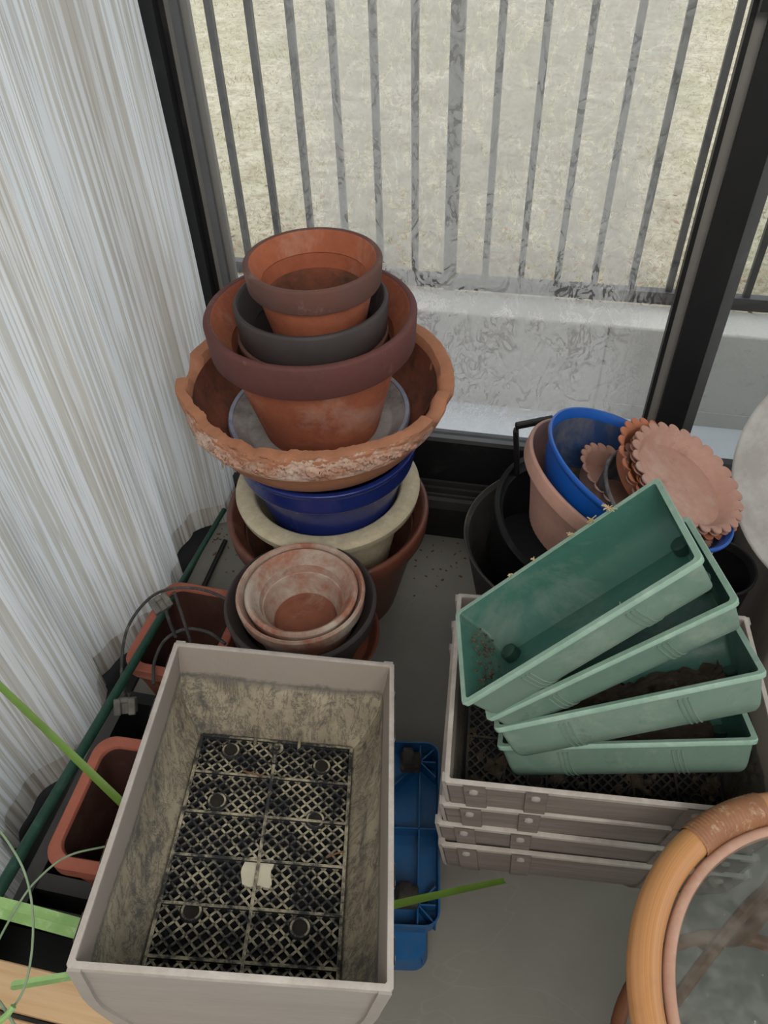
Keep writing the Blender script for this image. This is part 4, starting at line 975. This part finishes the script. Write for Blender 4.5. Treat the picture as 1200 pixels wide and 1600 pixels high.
# ------------------------------------------------------------------ leaves and stems
def blade(name, pts, w0, m, label, fold=.25, up=(0, 0, 1), cat='leaf', group=None, thick=.0008, prof=None):
    P_ = spline(pts, 8); V = []; Fc = []; n_ = len(P_)
    for i, p_ in enumerate(P_):
        t = i / (n_ - 1); d_ = (P_[min(i + 1, n_ - 1)] - P_[max(i - 1, 0)]).normalized(); s_ = d_.cross(Vector(up)).normalized(); u_ = s_.cross(d_)
        w_ = w0 * (prof(t) if prof else (1 - t ** 3) + .04)
        for k_, h_ in ((-1, fold), (0, 0), (1, fold)):
            V.append(p_ + s_ * k_ * w_ / 2 + u_ * h_ * w_ * .5)
        for k_, h_ in ((1, fold), (0, 0), (-1, fold)):
            V.append(p_ + s_ * k_ * w_ / 2 + u_ * (h_ * w_ * .5 - thick))
    for i in range(n_ - 1):
        for j in range(6): Fc.append((i * 6 + j, i * 6 + (j + 1) % 6, (i + 1) * 6 + (j + 1) % 6, (i + 1) * 6 + j))
    Fc += [(0, 1, 2, 3, 4, 5), tuple((n_ - 1) * 6 + j for j in range(6))[::-1]]
    o = mesh(name, V, Fc, m); tag(o, label, cat, group); return o
const = lambda t: 1.0
blade('leaf_blade', [at_z(-160, 925, .66), at_z(-40, 1035, .62), at_z(0, 1072, .60), at_z(90, 1158, .53), at_z(198, 1262, .46)], .0085, m_leaf, 'narrow mid green leaf blade crossing the stake toward the grey box', prof=lambda t: .8 + .4 * t)
blade('leaf_blade', [at_z(-120, 1384, .50), at_z(-30, 1403, .52), at_z(40, 1420, .51), at_z(136, 1446, .486)], .0105, m_leaf2, 'upper pale green strap leaf entering from the left edge', prof=const, fold=.15)
blade('leaf_blade', [at_z(-120, 1398, .495), at_z(-30, 1419, .515), at_z(40, 1437, .505), at_z(134, 1463, .481)], .0105, m_leaf2, 'lower pale green strap leaf just below its twin', prof=const, fold=.15)
blade('leaf_blade', [at_z(17, 1541, .47), at_z(60, 1534, .465), at_z(124, 1523, .452)], .0105, m_leaf2, 'short pale green leaf end over the pine slats', prof=lambda t: .9 if t > .05 else .6, fold=.35)
blade('leaf_blade', [at_z(560, 1428, .30), at_z(620, 1413, .27), at_z(700, 1395, .22), at_z(788, 1376, .155)], .011, m_leaf, 'mid green leaf blade lying across the blue dolly', prof=lambda t: 1.1 - .3 * t)
def stem(pts, r, lab):
    o = MB().tube(spline([at_z(*p) for p in pts], 10), r, 7).build('stem', m_stem); tag(o, lab, 'stem', 'thin looping stems'); return o
stem([(-20, 1275, .56), (10, 1312, .56), (38, 1362, .55), (51, 1425, .54), (48, 1500, .53), (30, 1560, .51), (-10, 1600, .49), (-60, 1640, .46), (-110, 1660, .42)], .0013, 'thin grey green stem looping down over the pale strap leaves')
stem([(172, 1321, .485), (105, 1338, .51), (55, 1378, .52), (22, 1425, .52), (-12, 1490, .52), (-50, 1580, .48), (-80, 1640, .44)], .0012, 'thin grey green stem arching from the left trough')
stem([(-15, 1548, .50), (6, 1575, .50), (28, 1612, .49)], .0016, 'short green stem at the bottom left corner')
o = MB().tube([at_z(21, 1572, .515), at_z(12, 1585, .512), at_z(-6, 1600, .505)], .0034, 8).build('stem', m_leaf2); tag(o, 'thick pale green stem piece in the bottom left corner', 'stem', 'thin looping stems')
# twigs in the grey box
for (x, y, w_, h_, lb_) in ((510, 1340, 28, -10, 'dry twig right of the grid centre in the tilted grey box'), (487, 1468, 14, 10, 'short dry twig near the lower right grid corner'), (380, 1205, 30, 8, 'reddish twig on the upper grid of the tilted grey box')):
    a_ = at_z(x, y, .37); b_ = at_z(x + w_, y + h_, .375)
    o = MB().tube([a_, a_.lerp(b_, .5) + Vector((0, 0, .002)), b_], .0012, 5).build('twig', m_twig); tag(o, lb_, 'twig', 'twigs in the grey box')

# ------------------------------------------------------------------ blue plant dollies
def dolly(mat, label, flip):
    root = empty('plant_dolly', mat=mat); tag(root, label, 'dolly', 'blue plant dollies')
    a, b, h, t = .150, .155, .040, .003; s_ = 1
    shell('tray', [(a - .004, b - .004, .022, 0), (a, b, .024, h)], [(a - t, b - t, .021, h), (a - t - .003, b - t - .003, .020, .003)], m_dollyblue, root, nc=5)
    r = MB()
    xr, yr = a - .035, b - .035; hh_ = h * .8
    for x in (-xr, xr): r.box(x - .0012, x + .0012, -b + .004, b - .004, .003, hh_)
    for y in (-.0, ): r.box(-a + .004, a - .004, y - .0012, y + .0012, .003, hh_)
    for x in (-1, 1):
        for y in (-1, 1):
            cx_, cy_ = x * xr, y * yr
            for dx_, dy_ in ((1, 1), (1, 0), (1, -1), (-2.4, -2.4)):
                e = Vector((cx_ + dx_ * x * .028, cy_ + dy_ * y * .028, (hh_ + .003) / 2)); r.bar((cx_, cy_, (hh_ + .003) / 2), e, .0024, hh_ - .003)
    r.build('rib', m_dollyblue, root, smooth=None, fix=False)
    for x in (-1, 1):
        for y in (-1, 1):
            cx_, cy_ = x * (a - .052), y * (b - .042); zc = .052 if flip else -.0
            cs = MB().box(cx_ - .018, cx_ + .018, cy_ - .016, cy_ + .016, .030 if flip else -.014, .055 if flip else 0)
            co_ = cs.build('caster', m_caster, root); bb = co_.modifiers.new('b', 'BEVEL'); bb.width = .005; bb.segments = 2
            wh = MB(); wz = .060 if flip else -.018
            lathe('wheel', [(0, -.010), (.014, -.010), (.017, -.007), (.017, .007), (.014, .010), (0, .010)], m_caster, co_, Matrix.Translation((cx_ - .004, cy_, wz)) @ Matrix.Rotation(PI / 2, 4, 'Y'), 20)
    return root
cdl = at_z(688, 1455, .115); cdt = at_z(687, 1156, .115)
ddir = (cdt - cdl); yawd = math.atan2(-ddir.x, ddir.y)
midr = (cdt + cdl) / 2; nrm = Vector((ddir.y, -ddir.x, 0)).normalized()
cd = midr - nrm * .150
dolly(Matrix.Translation((cd.x, cd.y, .075)) @ Matrix.Rotation(yawd, 4, 'Z'), 'upper blue plastic plant dolly lying upside down with casters upward', True)
dolly(Matrix.Translation((cd.x - .012, cd.y - .042, .0745)) @ Matrix.Rotation(yawd, 4, 'Z') @ Matrix.Rotation(PI, 4, 'Y'), 'lower blue plastic plant dolly standing on its casters', True)

# ------------------------------------------------------------------ rattan table
tz = .5; tcx, tcy, tR = .415, .261, .241; rt = .0175
tb = empty('rattan_table', (tcx, tcy, 0)); tag(tb, 'round rattan side table with a dusty glass top at lower right', 'table')
def torus(name, Rr, rr, z, m, nu=160, nv=16, a0=0, a1=2 * PI, bumps=None):
    V = []; Fc = []; full = abs(a1 - a0 - 2 * PI) < 1e-6; nn = nu if full else nu + 1; UV = []
    for i in range(nn):
        a = a0 + (a1 - a0) * i / nu; q = rr * (1 + (bumps(i) if bumps else .012 * math.sin(a * 9) + .008 * math.sin(a * 23)))
        for j in range(nv):
            b_ = 2 * PI * j / nv; V.append(((Rr + q * math.cos(b_)) * math.cos(a), (Rr + q * math.cos(b_)) * math.sin(a), z + q * math.sin(b_)))
    for i in range(nu):
        i2 = (i + 1) % nn
        for j in range(nv): Fc.append((i * nv + j, i2 * nv + j, i2 * nv + (j + 1) % nv, i * nv + (j + 1) % nv)); UV += [(i / nu, j / nv), ((i + 1) / nu, j / nv), ((i + 1) / nu, (j + 1) / nv), (i / nu, (j + 1) / nv)]
    me = bpy.data.meshes.new(name); me.from_pydata(V, [], Fc); u = me.uv_layers.new(name='UVMap'); u.data.foreach_set('uv', np.array(UV, dtype=np.float32).ravel()); me.update()
    return link(name, me, m, tb, smooth=60)
torus('outer_ring', tR - rt, rt, tz, m_rattan)
torus('inner_ring', tR - 2 * rt - .008, .0068, tz - .002, m_rattan_in)
torus('lower_ring', tR * .78, .010, .14, m_rattan_d, 80, 10)
for a_, b_ in ((112, 137), (232, 250), (352, 370)):
    torus('cane_binding', tR - rt, rt * 1.07, tz, m_bind, 120, 18, math.radians(a_), math.radians(b_), bumps=lambda i: .045 * abs(math.sin(i * PI / 6)))
lathe('glass_top', [(0, tz + .002), (tR - 2 * rt - .009, tz + .002), (tR - 2 * rt - .009, tz - .004), (0, tz - .004)], m_tglass, tb, n=96)
for k_ in range(4):
    a_ = math.radians(186 + 90 * k_); ca, sa2 = math.cos(a_), math.sin(a_)
    MB().tube(spline([(ca * r_, sa2 * r_, z_) for r_, z_ in ((tR - rt, tz - .012), (tR - rt - .03, tz * .72), (tR * .74, tz * .4), (tR * .82, .10), (tR * .90, .012))], 8), .0135, 12).build('leg', m_rattan_d, tb)
    a2_ = a_ + .8
    MB().tube(spline([(ca * (tR - rt - .03), sa2 * (tR - rt - .03), tz * .7), (math.cos(a2_) * tR * .6, math.sin(a2_) * tR * .6, tz * .93), (math.cos(a_ + PI / 2) * (tR - rt - .03), math.sin(a_ + PI / 2) * (tR - rt - .03), tz * .7)], 8), .007, 8).build('arch_brace', m_rattan_d, tb)

# dry debris on the floor by the door
db = MB()
for i in range(260):
    x = random.uniform(-.72, -.42) if random.random() < .75 else random.uniform(-.4, .0); y = 1.29 - abs(random.gauss(0, .09)); s = random.uniform(.001, .0035); a = random.uniform(0, 6.3)
    db.tube([(x, y, .001), (x + s * 2 * math.cos(a), y + s * 2 * math.sin(a), .002)], s * .6, 4)
tag(db.build('floor_debris', m_twig, fix=False), 'reddish brown crumbs and bits on the floor by the door', 'debris', kind='stuff')
